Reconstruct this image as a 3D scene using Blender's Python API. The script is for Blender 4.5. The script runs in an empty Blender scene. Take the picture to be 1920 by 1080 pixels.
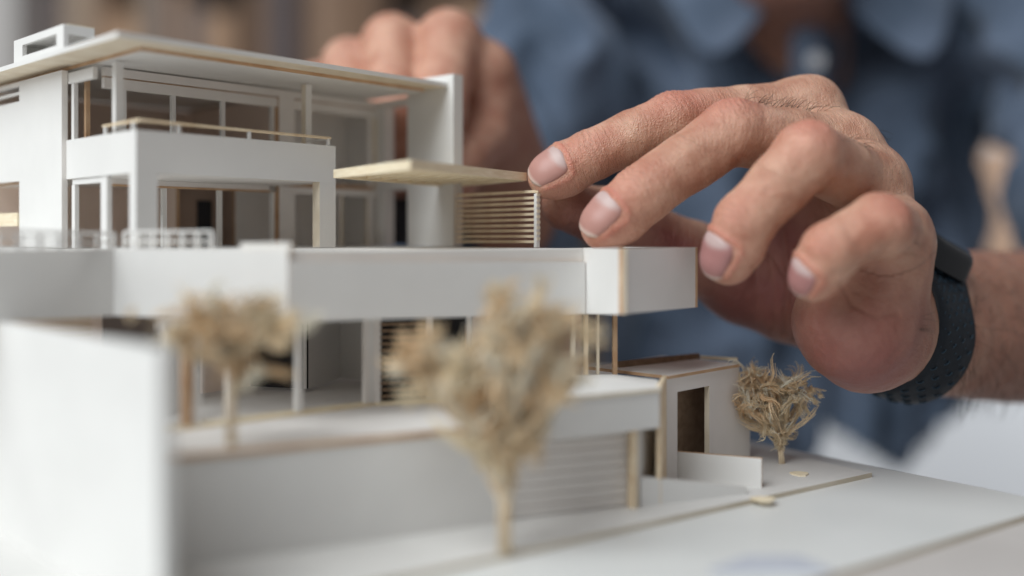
import bpy, bmesh, math, random
import numpy as np
from mathutils import Vector, Matrix, noise

random.seed(7); np.random.seed(7)
S = 0.001                      # everything below is laid out in millimetres around the lens
ZC = 0.0849                    # height of the lens above the table top (m)
F = 1868.0; U0 = 960.0; V0 = 448.0
scene = bpy.context.scene
C = scene.collection

# ------------------------------------------------------------------ camera, world, light, exposure
cam_d = bpy.data.cameras.new('camera'); cam = bpy.data.objects.new('camera', cam_d); C.objects.link(cam)
cam.location = (0, 0, ZC); cam.rotation_euler = (math.pi/2, 0, 0)
cam_d.sensor_width = 36; cam_d.sensor_fit = 'HORIZONTAL'; cam_d.lens = 36*F/1920
cam_d.shift_y = -(540-V0)/1920
cam_d.clip_start = 0.01; cam_d.clip_end = 50
cam_d.dof.use_dof = True; cam_d.dof.focus_distance = 0.347; cam_d.dof.aperture_fstop = 2.1
cam_d.dof.aperture_blades = 0
scene.camera = cam
scene.cycles.diffuse_bounces = 10; scene.cycles.max_bounces = 16

world = bpy.data.worlds.new('World'); scene.world = world; world.use_nodes = True
wb = world.node_tree.nodes['Background']
wb.inputs[0].default_value = (0.97, 0.97, 1.0, 1); wb.inputs[1].default_value = 0.20

def area(name, loc, target, size, size_y, power, col):
    l = bpy.data.lights.new(name, 'AREA'); l.shape = 'RECTANGLE'; l.size = size; l.size_y = size_y
    l.energy = power; l.color = col
    o = bpy.data.objects.new(name, l); C.objects.link(o); o.location = loc
    o.rotation_euler = (Vector(target)-Vector(loc)).to_track_quat('-Z', 'Y').to_euler()
    return o
area('window_light', (-0.90, -0.52, 1.32), (0.0, 0.36, 0.10), 1.3, 1.7, 37.5, (0.94, 0.985, 1.0))
rl_ = area('cabinet_fill', (1.75, 1.35, 0.75), (1.05, 2.1, -0.5), 0.7, 0.7, 7, (0.93, 0.97, 1.0)); rl_.data.spread = math.radians(100)  # added fill lamp out of view, brightens the background cabinet

vs = scene.view_settings
vs.view_transform = 'Standard'; vs.look = 'None'; vs.exposure = 0.15; vs.gamma = 1.0; vs.use_curve_mapping = False

# ------------------------------------------------------------------ coordinates
def Q(u, v, Y):                # pixel + distance -> mm from the lens
    return np.array([(u-U0)/F*Y, Y, (V0-v)/F*Y])
def Wm(p):                     # mm from the lens -> metres in the world
    return (p[0]*S, p[1]*S, ZC+p[2]*S)
TH = math.radians(43.0)
AX = np.array([math.sin(TH), math.cos(TH)]); BX = np.array([-math.cos(TH), math.sin(TH)])
def ab(a, b): return a*AX + b*BX
def a_at(u, b):                # a on the plane b = const seen at column u
    k = (u-U0)/F; Y = b/(k*BX[0]+BX[1]); return (k*AX[0]+AX[1])*Y
def b_at(u, a):
    k = (u-U0)/F; Y = a/(k*AX[0]+AX[1]); return (k*BX[0]+BX[1])*Y
def pl(u, Y): return np.array([(u-U0)/F*Y, Y])

# ------------------------------------------------------------------ materials
def mat(name):
    m = bpy.data.materials.new(name); m.use_nodes = True
    nt = m.node_tree; b = nt.nodes['Principled BSDF']; return m, nt, b
def nd(nt, t, **kw):
    n = nt.nodes.new(t)
    for k, v in kw.items(): setattr(n, k, v)
    return n
def noisy(name, c1, c2, scale, rough=0.7, stretch=(1, 1, 1), bump=0.0, bscale=None, detail=4, lo=.3, hi=.7, spec=.3):
    m, nt, b = mat(name)
    tc = nd(nt, 'ShaderNodeTexCoord'); mp = nd(nt, 'ShaderNodeMapping'); mp.inputs['Scale'].default_value = stretch
    nz = nd(nt, 'ShaderNodeTexNoise'); nz.inputs['Scale'].default_value = scale; nz.inputs['Detail'].default_value = detail
    cr = nd(nt, 'ShaderNodeValToRGB'); cr.color_ramp.elements[0].position = lo; cr.color_ramp.elements[1].position = hi
    cr.color_ramp.elements[0].color = (*c1, 1); cr.color_ramp.elements[1].color = (*c2, 1)
    L = nt.links.new
    L(tc.outputs['Object'], mp.inputs[0]); L(mp.outputs[0], nz.inputs['Vector'])
    L(nz.outputs['Fac'], cr.inputs[0]); L(cr.outputs[0], b.inputs['Base Color'])
    b.inputs['Roughness'].default_value = rough; b.inputs['Specular IOR Level'].default_value = spec
    if bump:
        n2 = nd(nt, 'ShaderNodeTexNoise'); n2.inputs['Scale'].default_value = bscale or scale*6; n2.inputs['Detail'].default_value = 3
        bp = nd(nt, 'ShaderNodeBump'); bp.inputs['Strength'].default_value = bump; bp.inputs['Distance'].default_value = 0.0002
        L(mp.outputs[0], n2.inputs['Vector']); L(n2.outputs['Fac'], bp.inputs['Height']); L(bp.outputs[0], b.inputs['Normal'])
    return m
M = {}
M['card'] = noisy('white_card', (.70, .69, .672), (.775, .765, .745), 28, .75, bump=.25, bscale=2200)
M['card_warm'] = noisy('warm_card', (.74, .71, .68), (.80, .77, .74), 60, .75, bump=.2, bscale=2200)
M['burnt'] = noisy('laser_cut_edge', (.46, .27, .15), (.60, .42, .27), 120, .8)
M['pale_edge'] = noisy('pale_ply_edge', (.68, .58, .44), (.78, .70, .57), 120, .75)
M['balsa'] = noisy('balsa_wood', (.74, .62, .43), (.87, .78, .60), 160, .7, stretch=(1, 1, 6), bump=.4, bscale=900)
M['slat'] = noisy('slat_wood', (.70, .54, .36), (.86, .74, .55), 160, .7, bump=.4, bscale=1200)
M['ply'] = noisy('dark_ply', (.20, .13, .08), (.34, .24, .16), 300, .7, bump=.3)
M['ground'] = noisy('grey_board', (.64, .63, .61), (.71, .70, .68), 30, .55, bump=.15, bscale=1500)
M['board_edge'] = noisy('board_edge', (.50, .43, .33), (.60, .53, .43), 60, .8)
M['sheet'] = noisy('base_sheet', (.66, .67, .66), (.74, .75, .74), 14, .38, bump=.1, bscale=900, spec=.5)
M['table'] = noisy('table_top', (.50, .47, .45), (.58, .55, .53), 20, .5)
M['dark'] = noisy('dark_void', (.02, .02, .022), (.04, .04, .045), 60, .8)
M['interior'] = noisy('interior_card', (.84, .70, .61), (.90, .76, .67), 60, .8)
M['brown'] = noisy('brown_partition', (.34, .25, .20), (.42, .31, .25), 60, .8)
M['bluereflection'] = noisy('blue_grey_reflection', (.47, .49, .55), (.52, .54, .60), 60, .6)  # colour of the patch that stands in for a bluish reflection
def glassy():
    m, nt, b = mat('acrylic_pane')
    b.inputs['Base Color'].default_value = (.95, .96, .96, 1); b.inputs['Roughness'].default_value = .05
    b.inputs['Transmission Weight'].default_value = 1.0; b.inputs['IOR'].default_value = 1.15
    return m
M['pane'] = glassy()

# ------------------------------------------------------------------ mesh helpers
def link(name, me, parent=None, smooth=False):
    o = bpy.data.objects.new(name, me); C.objects.link(o)
    if parent is not None: o.parent = parent
    if smooth: me.polygons.foreach_set('use_smooth', [True]*len(me.polygons))
    return o
PLOC = {}
def empty(name, loc_mm, label=None, cat=None, group=None):
    o = bpy.data.objects.new(name, None); C.objects.link(o); o.location = Wm(loc_mm); o.empty_display_size = .01
    PLOC[o.name] = np.array(loc_mm, float)
    tag(o, label, cat, group); return o
def tag(o, label=None, cat=None, group=None, kind=None):
    if label: o['label'] = label
    if cat: o['category'] = cat
    if group: o['group'] = group
    if kind: o['kind'] = kind
    return o
def mesh_obj(name, verts, faces, mats, parent=None, midx=None, smooth=False):
    """verts in mm from the lens; the object's origin sits at the middle of its base"""
    v = np.asarray(verts, float)
    org = np.array([(v[:, 0].min()+v[:, 0].max())/2, (v[:, 1].min()+v[:, 1].max())/2, v[:, 2].min()])
    me = bpy.data.meshes.new(name)
    me.from_pydata(((v-org)*S).tolist(), [], [list(map(int, f)) for f in faces])
    for m in mats: me.materials.append(M[m] if isinstance(m, str) else m)
    if midx is not None: me.polygons.foreach_set('material_index', list(midx))
    me.update()
    o = link(name, me, parent, smooth)
    if parent is None: o.location = Wm(org)
    else: o.location = (org - PLOC[parent.name])*S
    PLOC[o.name] = org
    return o
BF = [(0, 3, 2, 1), (4, 5, 6, 7), (0, 1, 5, 4), (1, 2, 6, 5), (2, 3, 7, 6), (3, 0, 4, 7)]   # bottom, top, sides
class MB:
    def __init__(s): s.v = []; s.f = []; s.m = []
    def prism(s, poly, z0, z1, m=(0, 0, 0)):        # m: bottom, top, sides
        n = len(poly); k = len(s.v)
        s.v += [(p[0], p[1], z0) for p in poly] + [(p[0], p[1], z1) for p in poly]
        s.f.append([k+i for i in range(n)][::-1]); s.m.append(m[0])
        s.f.append([k+n+i for i in range(n)]); s.m.append(m[1])
        for i in range(n):
            j = (i+1) % n; s.f.append([k+i, k+j, k+n+j, k+n+i]); s.m.append(m[2])
        return s
    def wall(s, p0, p1, t, z0, z1, m=0, e=1):       # panel from p0 to p1 (plan), thickness t to the left of p0->p1; big faces m, edges e
        p0 = np.asarray(p0, float); p1 = np.asarray(p1, float); d = p1-p0; L = np.linalg.norm(d); d /= L
        n = np.array([-d[1], d[0]])*t
        k = len(s.v)
        q = [p0, p1, p1+n, p0+n]
        if t < 0: q = [p0, p0+n, p1+n, p1]
        s.v += [(x[0], x[1], z0) for x in q] + [(x[0], x[1], z1) for x in q]
        long_sides = (2, 4) if t >= 0 else (3, 5)
        for i, f in enumerate(BF):
            s.f.append([k+j for j in f]); s.m.append(m if i in long_sides else e)
        return s
    def boxab(s, a0, a1, b0, b1, z0, z1, m=None, mats=(0, 1)):
        q = [ab(a0, b0), ab(a1, b0), ab(a1, b1), ab(a0, b1)]
        dims = [b1-b0, a1-a0, z1-z0]                # thin axis -> card faces
        if m is None:
            i = int(np.argmin(dims)); big = {0: (2, 4), 1: (3, 5), 2: (0, 1)}[i]
        k = len(s.v)
        # keep orientation right (a,b form a left/right handed frame)
        s.v += [(x[0], x[1], z0) for x in q] + [(x[0], x[1], z1) for x in q]
        for i, f in enumerate(BF):
            s.f.append([k+j for j in f]); s.m.append(m if m is not None else (mats[0] if i in big else mats[1]))
        return s
    def tube(s, pts, rad, sides=5, m=0, cap=True):
        pts = [np.asarray(p, float) for p in pts]; n = len(pts); k = len(s.v)
        if np.isscalar(rad): rad = [rad]*n
        up = np.array([.31, .17, .94])
        for i, p in enumerate(pts):
            d = pts[min(i+1, n-1)]-pts[max(i-1, 0)]; d = d/(np.linalg.norm(d)+1e-9)
            x = np.cross(d, up); x /= (np.linalg.norm(x)+1e-9); y = np.cross(d, x)
            for j in range(sides):
                t = 2*math.pi*j/sides
                s.v.append(tuple(p+rad[i]*(math.cos(t)*x+math.sin(t)*y)))
        for i in range(n-1):
            for j in range(sides):
                a = k+i*sides+j; b = k+i*sides+(j+1) % sides
                s.f.append([a, b, b+sides, a+sides]); s.m.append(m)
        if cap:
            s.f.append([k+j for j in range(sides)][::-1]); s.m.append(m)
            s.f.append([k+(n-1)*sides+j for j in range(sides)]); s.m.append(m)
        return s
    def build(s, name, mats, parent=None, smooth=False):
        o = mesh_obj(name, s.v, s.f, mats, parent, s.m, smooth)
        bm = bmesh.new(); bm.from_mesh(o.data); bmesh.ops.recalc_face_normals(bm, faces=bm.faces); bm.to_mesh(o.data); bm.free()
        return o
def panel(name, p0, p1, t, z0, z1, parent, mats=('card', 'burnt')):
    return MB().wall(p0, p1, t, z0, z1).build(name, mats, parent)
def bab(name, a0, a1, b0, b1, z0, z1, parent, mats=('card', 'burnt'), m=None):
    return MB().boxab(a0, a1, b0, b1, z0, z1, m).build(name, mats, parent)

# ------------------------------------------------------------------ table, sheet, board
ZG = -81.5                      # level of the model's ground board
Zs = ZG-1.6; Zt = -84.9
A2 = math.radians(55.0); d2 = np.array([math.sin(A2), math.cos(A2)]); n2 = np.array([-d2[1], d2[0]])   # n2 points back-left
bp_ = pl(1635, 347.5)           # right front corner of the board
def along(p, k, l=0): return p+d2*k+n2*l
board_poly = [along(bp_, 0), along(bp_, 0, 60), along(bp_, -18, 210), along(bp_, -420, 210), along(bp_, -420, 0)]
sc_ = pl(1690, 356.0)
sheet_poly = [pl(1990, 312), along(pl(1990, 312), 0, 26), pl(1650, 362), along(pl(1650, 362), -6, 190), along(pl(1990, 312), -470, 190+120), along(pl(1990, 312), -470, 0)]
sheet_front = pl(1990, 312)
table = MB().prism([(-900, -250), (330, -250), (330, 262), (205, 300), (90, 372), (20, 520), (-900, 520)], Zt-28, Zt).build('table', ['table'])
tag(table, kind='structure')
sh = MB().prism(sheet_poly, Zt, Zs, (0, 0, 1)).build('base_sheet', ['sheet', 'board_edge'])
tag(sh, 'large smooth pale grey card sheet under the model board', 'card sheet')
bd = MB().prism(board_poly, Zs, ZG, (0, 0, 1)).build('model_board', ['ground', 'board_edge'])
tag(bd, 'grey ground board with raw plywood edges carrying the white model house', 'board')

# ------------------------------------------------------------------ the house
H = empty('model_house', (*ab(205, 350), ZG), 'white card architectural model of a flat-roofed multi-storey house with laser-cut edges', 'model house')
# --- roof
roof = MB().boxab(134, 265.9, 282, 424, 59.0, 60.6, mats=(0, 1))
roof.m = [0]*6
r_o = MB(); r_o.boxab(134, 265.9, 282, 424, 59.0, 60.6, m=0); r_o.m[0] = 1
roof = r_o.build('roof', ['card', 'pale_edge'], H)
bab('soffit_plate', 146, 262.5, 292, 420, 57.8, 58.99, roof, ('card', 'burnt'))
# roof lantern box with a slot
L_ = MB()
L_.boxab(136, 137.5, 324, 365, 60.6, 63.0, m=0); L_.boxab(136, 137.5, 324, 365, 66.8, 69.2, m=0)
L_.boxab(136, 137.5, 357.5, 365, 63.0, 66.8, m=0); L_.boxab(136, 137.5, 324, 329.5, 63.0, 66.8, m=0)
L_.boxab(137.5, 146, 324, 325.5, 66.2, 69.2, m=0); L_.boxab(137.5, 146, 363.5, 365, 60.6, 69.2, m=0)
L_.boxab(144.5, 146, 325.5, 363.5, 66.2, 69.2, m=0); L_.boxab(137.5, 144.5, 325.5, 363.5, 67.6, 68.6, m=0)
L_.boxab(144.5, 146, 345, 363.5, 60.6, 66.2, m=0)
lan = L_.build('roof_lantern', ['card'], H)
bab('cap_edge', 137.6, 146, 324.1, 325.4, 69.2, 69.5, lan, ('balsa', 'balsa'))
# --- right side wall with openings (a 266..271)
sw = MB()
sw.boxab(266, 271, 279, 306, -3, 63.8, mats=(0, 1)); sw.m[-6:] = [1, 1, 0, 0, 0, 0]
sw.boxab(266, 271, 306.01, 320, 20.2, 27.5, mats=(0, 1)); sw.boxab(266, 271, 306.01, 330, 54.6, 57.15, mats=(0, 1))
sw.boxab(266, 271, 320.01, 331, -3, 54.6, mats=(0, 1)); sw.boxab(266, 271, 331.01, 412, -3, 57.15, mats=(0, 1))
sw.build('side_wall', ['card', 'card_warm'], H)
bab('shade_panel', 271.1, 302, 345, 347, -3, 20, H, ('dark', 'dark'))  # added black panel standing in for the shade seen through the lower opening
# --- left wall (a 142.5..144.5)
lw = MB()
lw.boxab(142.5, 144.5, 341, 377.5, -3, 57.1); lw.boxab(142.5, 144.5, 377.51, 424, 21, 50)
lw.boxab(142.5, 144.5, 377.51, 424, 55.6, 57.1); lw.boxab(142.5, 144.5, 412, 424, -3, 21)
lw.m = [0 if q == 0 else 1 for q in lw.m]
lw.build('side_wall', ['card', 'card_warm'], H)
bab('clerestory_bar', 143, 144, 377.6, 424, 52.6, 53.6, H, ('card', 'card'))
bab('window_sill', 141.8, 143.8, 377.6, 411, 4.6, 9.5, H, ('balsa', 'balsa'))
# --- interior: back wall, partition, floors
bab('back_wall', 146, 265.9, 411, 413, -3, 57.1, H, ('interior', 'burnt'))
bab('partition_wall', 228, 229.5, 346, 410.9, 22.1, 57.1, H, ('interior', 'burnt'))
bab('partition_wall', 190, 191.5, 352, 410.9, -3, 20.1, H, ('interior', 'burnt'))
bab('inner_wall', 231, 265.9, 346, 347.5, 22.1, 57.1, H, ('card_warm', 'burnt'))
bab('inner_wall', 191.6, 212.9, 356, 357.5, -3, 20.1, H, ('brown', 'brown'))
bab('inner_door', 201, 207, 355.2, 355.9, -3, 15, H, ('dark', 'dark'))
bab('inner_wall', 213, 265.9, 348, 349.5, -3, 20.1, H, ('card_warm', 'burnt'))
bab('inner_wall', 213, 214.2, 349.6, 357.5, -3, 20.1, H, ('brown', 'brown'))
bab('partition_wall', 160, 189.9, 380, 381.5, -3, 20.1, H, ('interior', 'burnt'))
fl = MB(); fl.boxab(145, 265.9, 327, 411, 20.2, 22.0); fl.boxab(146.1, 218.9, 293.1, 326.99, 20.2, 22.0)
fl.build('floor_slab', ['card_warm', 'burnt'], H)
# --- balcony parapet and its piers
pr = MB()
pr.boxab(144, 219, 291, 293, 20.25, 33.4); pr.boxab(144, 146, 293.01, 341, 20.25, 33.4)
par = pr.build('balcony_parapet', ['card', 'card'], H)
pi = MB(); pi.boxab(144, 151, 291, 295.4, -3, 20.24, m=0); pi.build('corner_pier', ['card'], H)
pi = MB(); pi.boxab(212, 219, 291, 295.2, -3, 20.24, m=0); pi.m = [1, 1, 0, 0, 0, 1]; pi.build('corner_pier', ['card', 'pale_edge'], H)
# balcony rail
rl = MB().tube([(*ab(145.2, 316), 36.4), (*ab(145.2, 291.6), 36.4), (*ab(217.5, 292), 36.2)], .5, 4)
rail = rl.build('handrail', ['slat'], H)
for a, b in ((145.2, 295), (159, 292.6), (184, 292), (216.5, 292.2), (145.2, 314)):
    bab('rail_post', a-.5, a+.5, b-.5, b+.5, 33.4, 36.0, rail, ('card', 'card'))
MB().tube([(*ab(217, 292.5), 35.9), (*ab(217, 306), 35.9)], .3, 4).build('side_rail', ['card'], rail)
# --- front glazing, upper storey (plane b 326..328)
GB = 326.0
def ga(u, b=GB): return a_at(u, b)
up = MB()
up.boxab(150, 265.9, GB-1, GB+1.5, 54.4, 57.15, m=0); up.boxab(150, 265.9, GB-.5, GB+1.5, 50.4, 53.9, m=0)
up.boxab(150, 265.9, GB+.2, GB+1.2, 53.9, 54.4, m=1)
fr = up.build('window_head', ['card_warm', 'burnt'], H)
for u, w in ((232, 1.6), (325, 1.5), (418, 1.5), (512, 1.8)):
    a = ga(u); bab('mullion', a-w/2, a+w/2, GB-.4, GB+1.2, 22.0, 50.4, fr, ('card', 'card'))
a0, a1 = ga(519.5), ga(549); bab('wall_pier', a0, a1, GB-1.2, GB+.8, 22.0, 54.4, H, ('card_warm', 'burnt'))
a = ga(515.5); bab('jamb_strip', a-.35, a+.35, GB-1.3, GB+1, 22, 50.4, fr, ('burnt', 'burnt'))
a = ga(694); bab('mullion', a-1.2, a+1.2, GB-.4, GB+1.2, 22.0, 50.4, fr, ('card_warm', 'card_warm'))
a = ga(703); bab('jamb_strip', a-.5, a+.5, GB-.4, GB+1.2, 22.0, 50.4, fr, ('pale_edge', 'pale_edge'))
# slim posts carrying the roof
for u, v, b in ((221, 118, 313), (575, 160, 308)):
    a = a_at(u, b); po = MB(); po.boxab(a-1.3, a+1.3, b-1.3, b+1.3, 22.0, 57.19, m=0); po.m[-1] = 1 if u > 400 else 0
    po.build('roof_post', ['card', 'pale_edge'], H)
# side glazing, upper
bab('side_beam', 144.6, 146.2, 322, 340.9, 52.6, 56.2, H, ('card', 'card'))
bab('side_mullion', 145, 146.4, 337.2, 339.2, 33.4, 52.6, H, ('card', 'card'))
bab('side_mullion', 148.5, 150, 336, 337.5, 22, 56, H, ('burnt', 'burnt'))
# front glazing, lower storey
lo = MB(); lo.boxab(152, 214, GB-.5, GB+1, 18.4, 20.15, m=0); lo.boxab(152, 214, GB-.8, GB+.6, 17.7, 18.4, m=1)
lf = lo.build('window_head', ['card_warm', 'burnt'], H)
for u, w in ((308, 1.6), (412, 1.6), (511, 1.3)):
    a = ga(u); bab('mullion', a-w/2, a+w/2, GB-.4, GB+1.2, -3, 17.7, lf, ('card', 'card'))
a = ga(516.5); bab('jamb_strip', a-.6, a+.6, GB-.4, GB+1.3, -3, 18, lf, ('burnt', 'burnt'))
a0, a1 = ga(520), ga(549.5); bab('wall_pier', a0, a1, GB-1.2, GB+.8, -3, 20.15, H, ('card_warm', 'burnt'))
bab('window_head', ga(551), 265.9, GB-.5, GB+1.2, 17.6, 20.15, H, ('card_warm', 'burnt'))
for u, w in ((694, 3.0), (640, 1.0)):
    a = ga(u); bab('mullion', a-w/2, a+w/2, GB-.4, GB+1.2, -3, 17.6, lf, ('card_warm', 'pale_edge'))
# side opening, lower storey
bab('side_frame', 144.4, 146, 311.5, 315.8, -3, 20.2, H, ('card', 'card'))
bab('side_frame', 144.6, 146, 316, 337.5, 18.3, 20.1, H, ('card', 'card'))
bab('side_frame', 144.6, 146, 335.6, 338, -3, 18.2, H, ('card', 'card'))
# --- terrace slab
TB = -23.1; TT = -3.0
tv = [pl(-160, 262), pl(213, 299.7), pl(540, 278.6), pl(1099, 329.0), pl(1168, 305.2), pl(1308, 337.0)]
back = [tv[5]+BX*42, tv[5]+BX*42-AX*22, ab(272, 425), ab(60, 470)]
ctr = np.mean(tv, axis=0)+np.array([0, 60])
def inset(pts, d):
    out = []
    n = len(pts)
    for i in range(n):
        p = np.array(pts[i]); e0 = p-np.array(pts[i-1]); e1 = np.array(pts[(i+1) % n])-p
        e0 /= np.linalg.norm(e0); e1 /= np.linalg.norm(e1)
        na = np.array([-e0[1], e0[0]]); nb = np.array([-e1[1], e1[0]])
        m_ = na+nb; m_ /= np.dot(m_, na); out.append(p+m_*d)
    return out
tpoly = tv+back
core = inset(tpoly, 1.7)
tr = MB().prism(core, TB+.4, TT-.25, (0, 0, 0)).build('terrace_slab', ['card'], H)
def fascia(i, j, z0, z1, t=1.5, off=0.0, mats=('card', 'burnt'), e=None):
    p0, p1 = np.array(tpoly[i]), np.array(tpoly[j]); d = (p1-p0)/np.linalg.norm(p1-p0); n = np.array([-d[1], d[0]])
    return MB().wall(p0+n*off, p1+n*off, t, z0, z1).build('fascia_board', mats, tr)
fascia(0, 1, TB, TT+.1)
w1 = MB().wall(tv[1], tv[2], 1.55, TB, TT+.1).build('fascia_board', ['card', 'pale_edge'], tr)
dd = (tv[2]-tv[1])/np.linalg.norm(tv[2]-tv[1]); nn = np.array([-dd[1], dd[0]])
MB().wall(tv[2]-dd*17+nn*1.6, tv[2]-dd*.3+nn*1.6, 1.4, TT+.12, TT+1.9).build('upstand', ['card', 'pale_edge'], tr)
d3 = (tv[3]-tv[2])/np.linalg.norm(tv[3]-tv[2]); n3 = np.array([-d3[1], d3[0]])
fb = tv[3]-.2; fd = (fb-tv[2])/np.linalg.norm(fb-tv[2]); fn = np.array([-fd[1], fd[0]])
def sloped(p0, p1, t, z0a, z0b, z1a, z1b, name, mats):
    n = fn*t; m = MB(); q = [p0, p1, p1+n, p0+n]; za = [z0a, z0b, z0b, z0a]; zb = [z1a, z1b, z1b, z1a]
    m.v = [(*x, z) for x, z in zip(q, za)]+[(*x, z) for x, z in zip(q, zb)]; m.f = [list(f) for f in BF]; m.m = [1, 1, 0, 1, 0, 1]
    return m.build(name, mats, tr)
sloped(tv[2]+fd*.2, fb, 1.5, TB, TB-1.5, TT-3.0, TT-4.6, 'fascia_board', ['card', 'burnt'])
sloped(tv[2]+fn*1.7+fd*2, fb+fn*1.7, 1.3, TT-3.4, TT-5, TT+.05, TT-1.4, 'fascia_board', ['card', 'burnt'])
fd = (tv[4]-tv[3])/np.linalg.norm(tv[4]-tv[3]); fn = np.array([-fd[1], fd[0]])
sloped(tv[3]-fd*2, tv[4], 1.5, TB-1.6, TB-.05, TT-.1, TT+.15, 'fascia_board', ['card', 'pale_edge'])
fascia(4, 5, TB+.02, TT+.2, off=.05, mats=('card', 'burnt'))
fascia(5, 6, TB, TT+.1, mats=('card_warm', 'burnt'))
# terrace railing along the left edge
def railing(p0, p1, hs, nposts, r=.55):
    p0 = np.array(p0); p1 = np.array(p1)
    o = MB().tube([(*p0, TT+hs[-1]), (*p1, TT+hs[-1])], r, 4).build('terrace_railing', ['card'], H)
    for h in hs[:-1]:
        MB().tube([(*p0, TT+h), (*p1, TT+h)], r*.8, 4).build('rail', ['card'], o)
    for i in range(nposts):
        p = p0+(p1-p0)*i/(nposts-1)
        k = MB(); k.v = []; k.tube([(*p, TT-.2), (*p, TT+hs[-1])], r*1.15, 4); k.build('post', ['card'], o)
    return o
railing(tv[0]+np.array([20, 3.2]), tv[1]+np.array([-1, 3.2]), (1.9, 4.6), 7)
railing(tv[1]+np.array([2.5, 2.0]), tv[1]+dd*34+nn*2.2, (2.2, 5.0), 7)
# --- timber screen beside the column
s0 = pl(1012, 352); s1 = pl(846, 390)
sd = (s1-s0)/np.linalg.norm(s1-s0); sL = np.linalg.norm(s1-s0); sn = np.array([-sd[1], sd[0]])
SB = TT; STp = 17.3
scr = MB().wall(s0, s0+sd*1.3, 1.6, SB, STp-1.3, 0, 0).build('timber_screen', ['card'], H)
ns = 10
for i in range(ns):
    z1 = STp-1.95*i-(0 if i == 0 else .25)
    j = random.uniform(-.12, .12)
    MB().wall(s0+sd*(-.5 if i == 0 else 1.31-.6)+sn*.3, s1, 1.0, z1-.95+j*.5, z1+j*.5, 0, 0).build('slat', ['slat'], scr)
for i in range(ns-1):
    z1 = STp-1.95*i-1.6
    MB().wall(s0-sd*.35, s0+sd*.5, 1.5, z1-.55, z1+.5, 0, 0).build('slat_end', ['pale_edge'], scr)

# --- ground floor glazing under the terrace
GF = -52.0
g0, g1, g2 = pl(300, 272), pl(700, 317), pl(1158, 336)
gd = (g1-g0)/np.linalg.norm(g1-g0); gn = np.array([-gd[1], gd[0]])
def gpt(u, p0=g0, p1=g1):
    k = (u-U0)/F; d = p1-p0; t = (k*p0[1]-p0[0])/(d[0]-k*d[1]); return p0+d*t
patio = [pl(310, 245.5), pl(950, 287), pl(1100, 294), pl(1165, 345), pl(1150, 420), pl(400, 420), pl(200, 300)]
pt = MB().prism(patio, -55.0, GF-1.2, (0, 0, 1)).build('patio_slab', ['card_warm', 'burnt'], H)
MB().wall(g0, g1, 4, GF-1.2, GF, 0, 0).build('window_sill', ['balsa'], H)
MB().wall(g1+(g2-g1)*.004, g2, 4, GF-1.2, GF, 0, 0).build('window_sill', ['balsa'], H)
MB().wall(g0, g1, 1.6, TB-2.2, TB+.39, 0, 0).build('window_head', ['card_warm'], H)
MB().wall(g1+(g2-g1)*.004, g2, 1.6, TB-2.2, TB+.39, 0, 0).build('window_head', ['card_warm'], H)
for u, w, mt in ((352, 2.6, 'burnt'), (372, 1.5, 'card'), (432, 2.0, 'card_warm'), (562, 2.2, 'card'), (688, 1.4, 'card_warm'), (697, 2.2, 'card')):
    p = gpt(u); MB().wall(p-gd*w/2, p+gd*w/2, 1.8, GF, TB-2.2, 0, 0).build('window_post', [mt], H)
for u, w, mt in ((707, 2, 'card_warm'), (806, 2, 'card_warm'), (880, 1.6, 'card_warm'), (985, 1.6, 'card_warm'), (1075, 1.4, 'pale_edge'), (1100, 1.2, 'slat'), (1122, .7, 'pale_edge'), (1154, 1.4, 'burnt')):
    p = gpt(u, g1, g2); e = (g2-g1)/np.linalg.norm(g2-g1)
    MB().wall(p-e*w/2, p+e*w/2, 1.6, GF, TB-2.2, 0, 0).build('window_post', [mt], H)
# louvred shutter
p0, p1 = gpt(713, g1, g2)+np.array([0, 1.0]), gpt(800, g1, g2)+np.array([0, 1.0])
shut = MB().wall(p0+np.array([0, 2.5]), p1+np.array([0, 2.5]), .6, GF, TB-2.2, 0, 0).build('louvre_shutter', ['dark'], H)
for i in range(12):
    z = GF+1.2+i*2.1; MB().wall(p0, p1, .8, z, z+.75, 0, 0).build('slat', ['ply'], shut)
# dark panes, inner walls
def inner(ua, Ya, ub, Yb, z0, z1, m): return MB().wall(pl(ua, Ya), pl(ub, Yb), 1.2, z0, z1, 0, 0).build('inner_wall', [m], H)
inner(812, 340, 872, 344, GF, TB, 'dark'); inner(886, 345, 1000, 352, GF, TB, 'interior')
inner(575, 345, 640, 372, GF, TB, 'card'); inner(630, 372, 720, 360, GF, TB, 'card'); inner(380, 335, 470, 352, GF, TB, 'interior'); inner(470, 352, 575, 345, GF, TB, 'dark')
inner(1000, 352, 1090, 372, GF, TB, 'interior'); inner(310, 283, 345, 296, GF, TB, 'card')
pn = MB().wall(gpt(1103, g1, g2)+np.array([0, .4]), gpt(1156, g1, g2)+np.array([0, .4]), .5, GF, TB-2.2, 0, 1).build('acrylic_pane', ['pane', 'burnt'], H)
# --- retaining wall and tall side wall in front
r0, r1 = pl(312, 246.3), pl(952, 287.5)
MB().wall(r0, r1, 2.4, ZG, -55.01, 0, 0).build('retaining_wall', ['card'], H)
rd = (r1-r0)/np.linalg.norm(r1-r0); rn = np.array([-rd[1], rd[0]])
MB().wall(r0+rn*.0+rd*.5, r1, 2.4, -55.0+.02, -53.25, 0, 0).build('wall_coping', ['slat'], H)
w0 = pl(300, 209.0)
bdir = np.array([-.716, .698])
MB().wall(w0+bdir*118, w0, 3.0, ZG, -23.2, 0, 0).build('tall_wall', ['card'], H)
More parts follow.
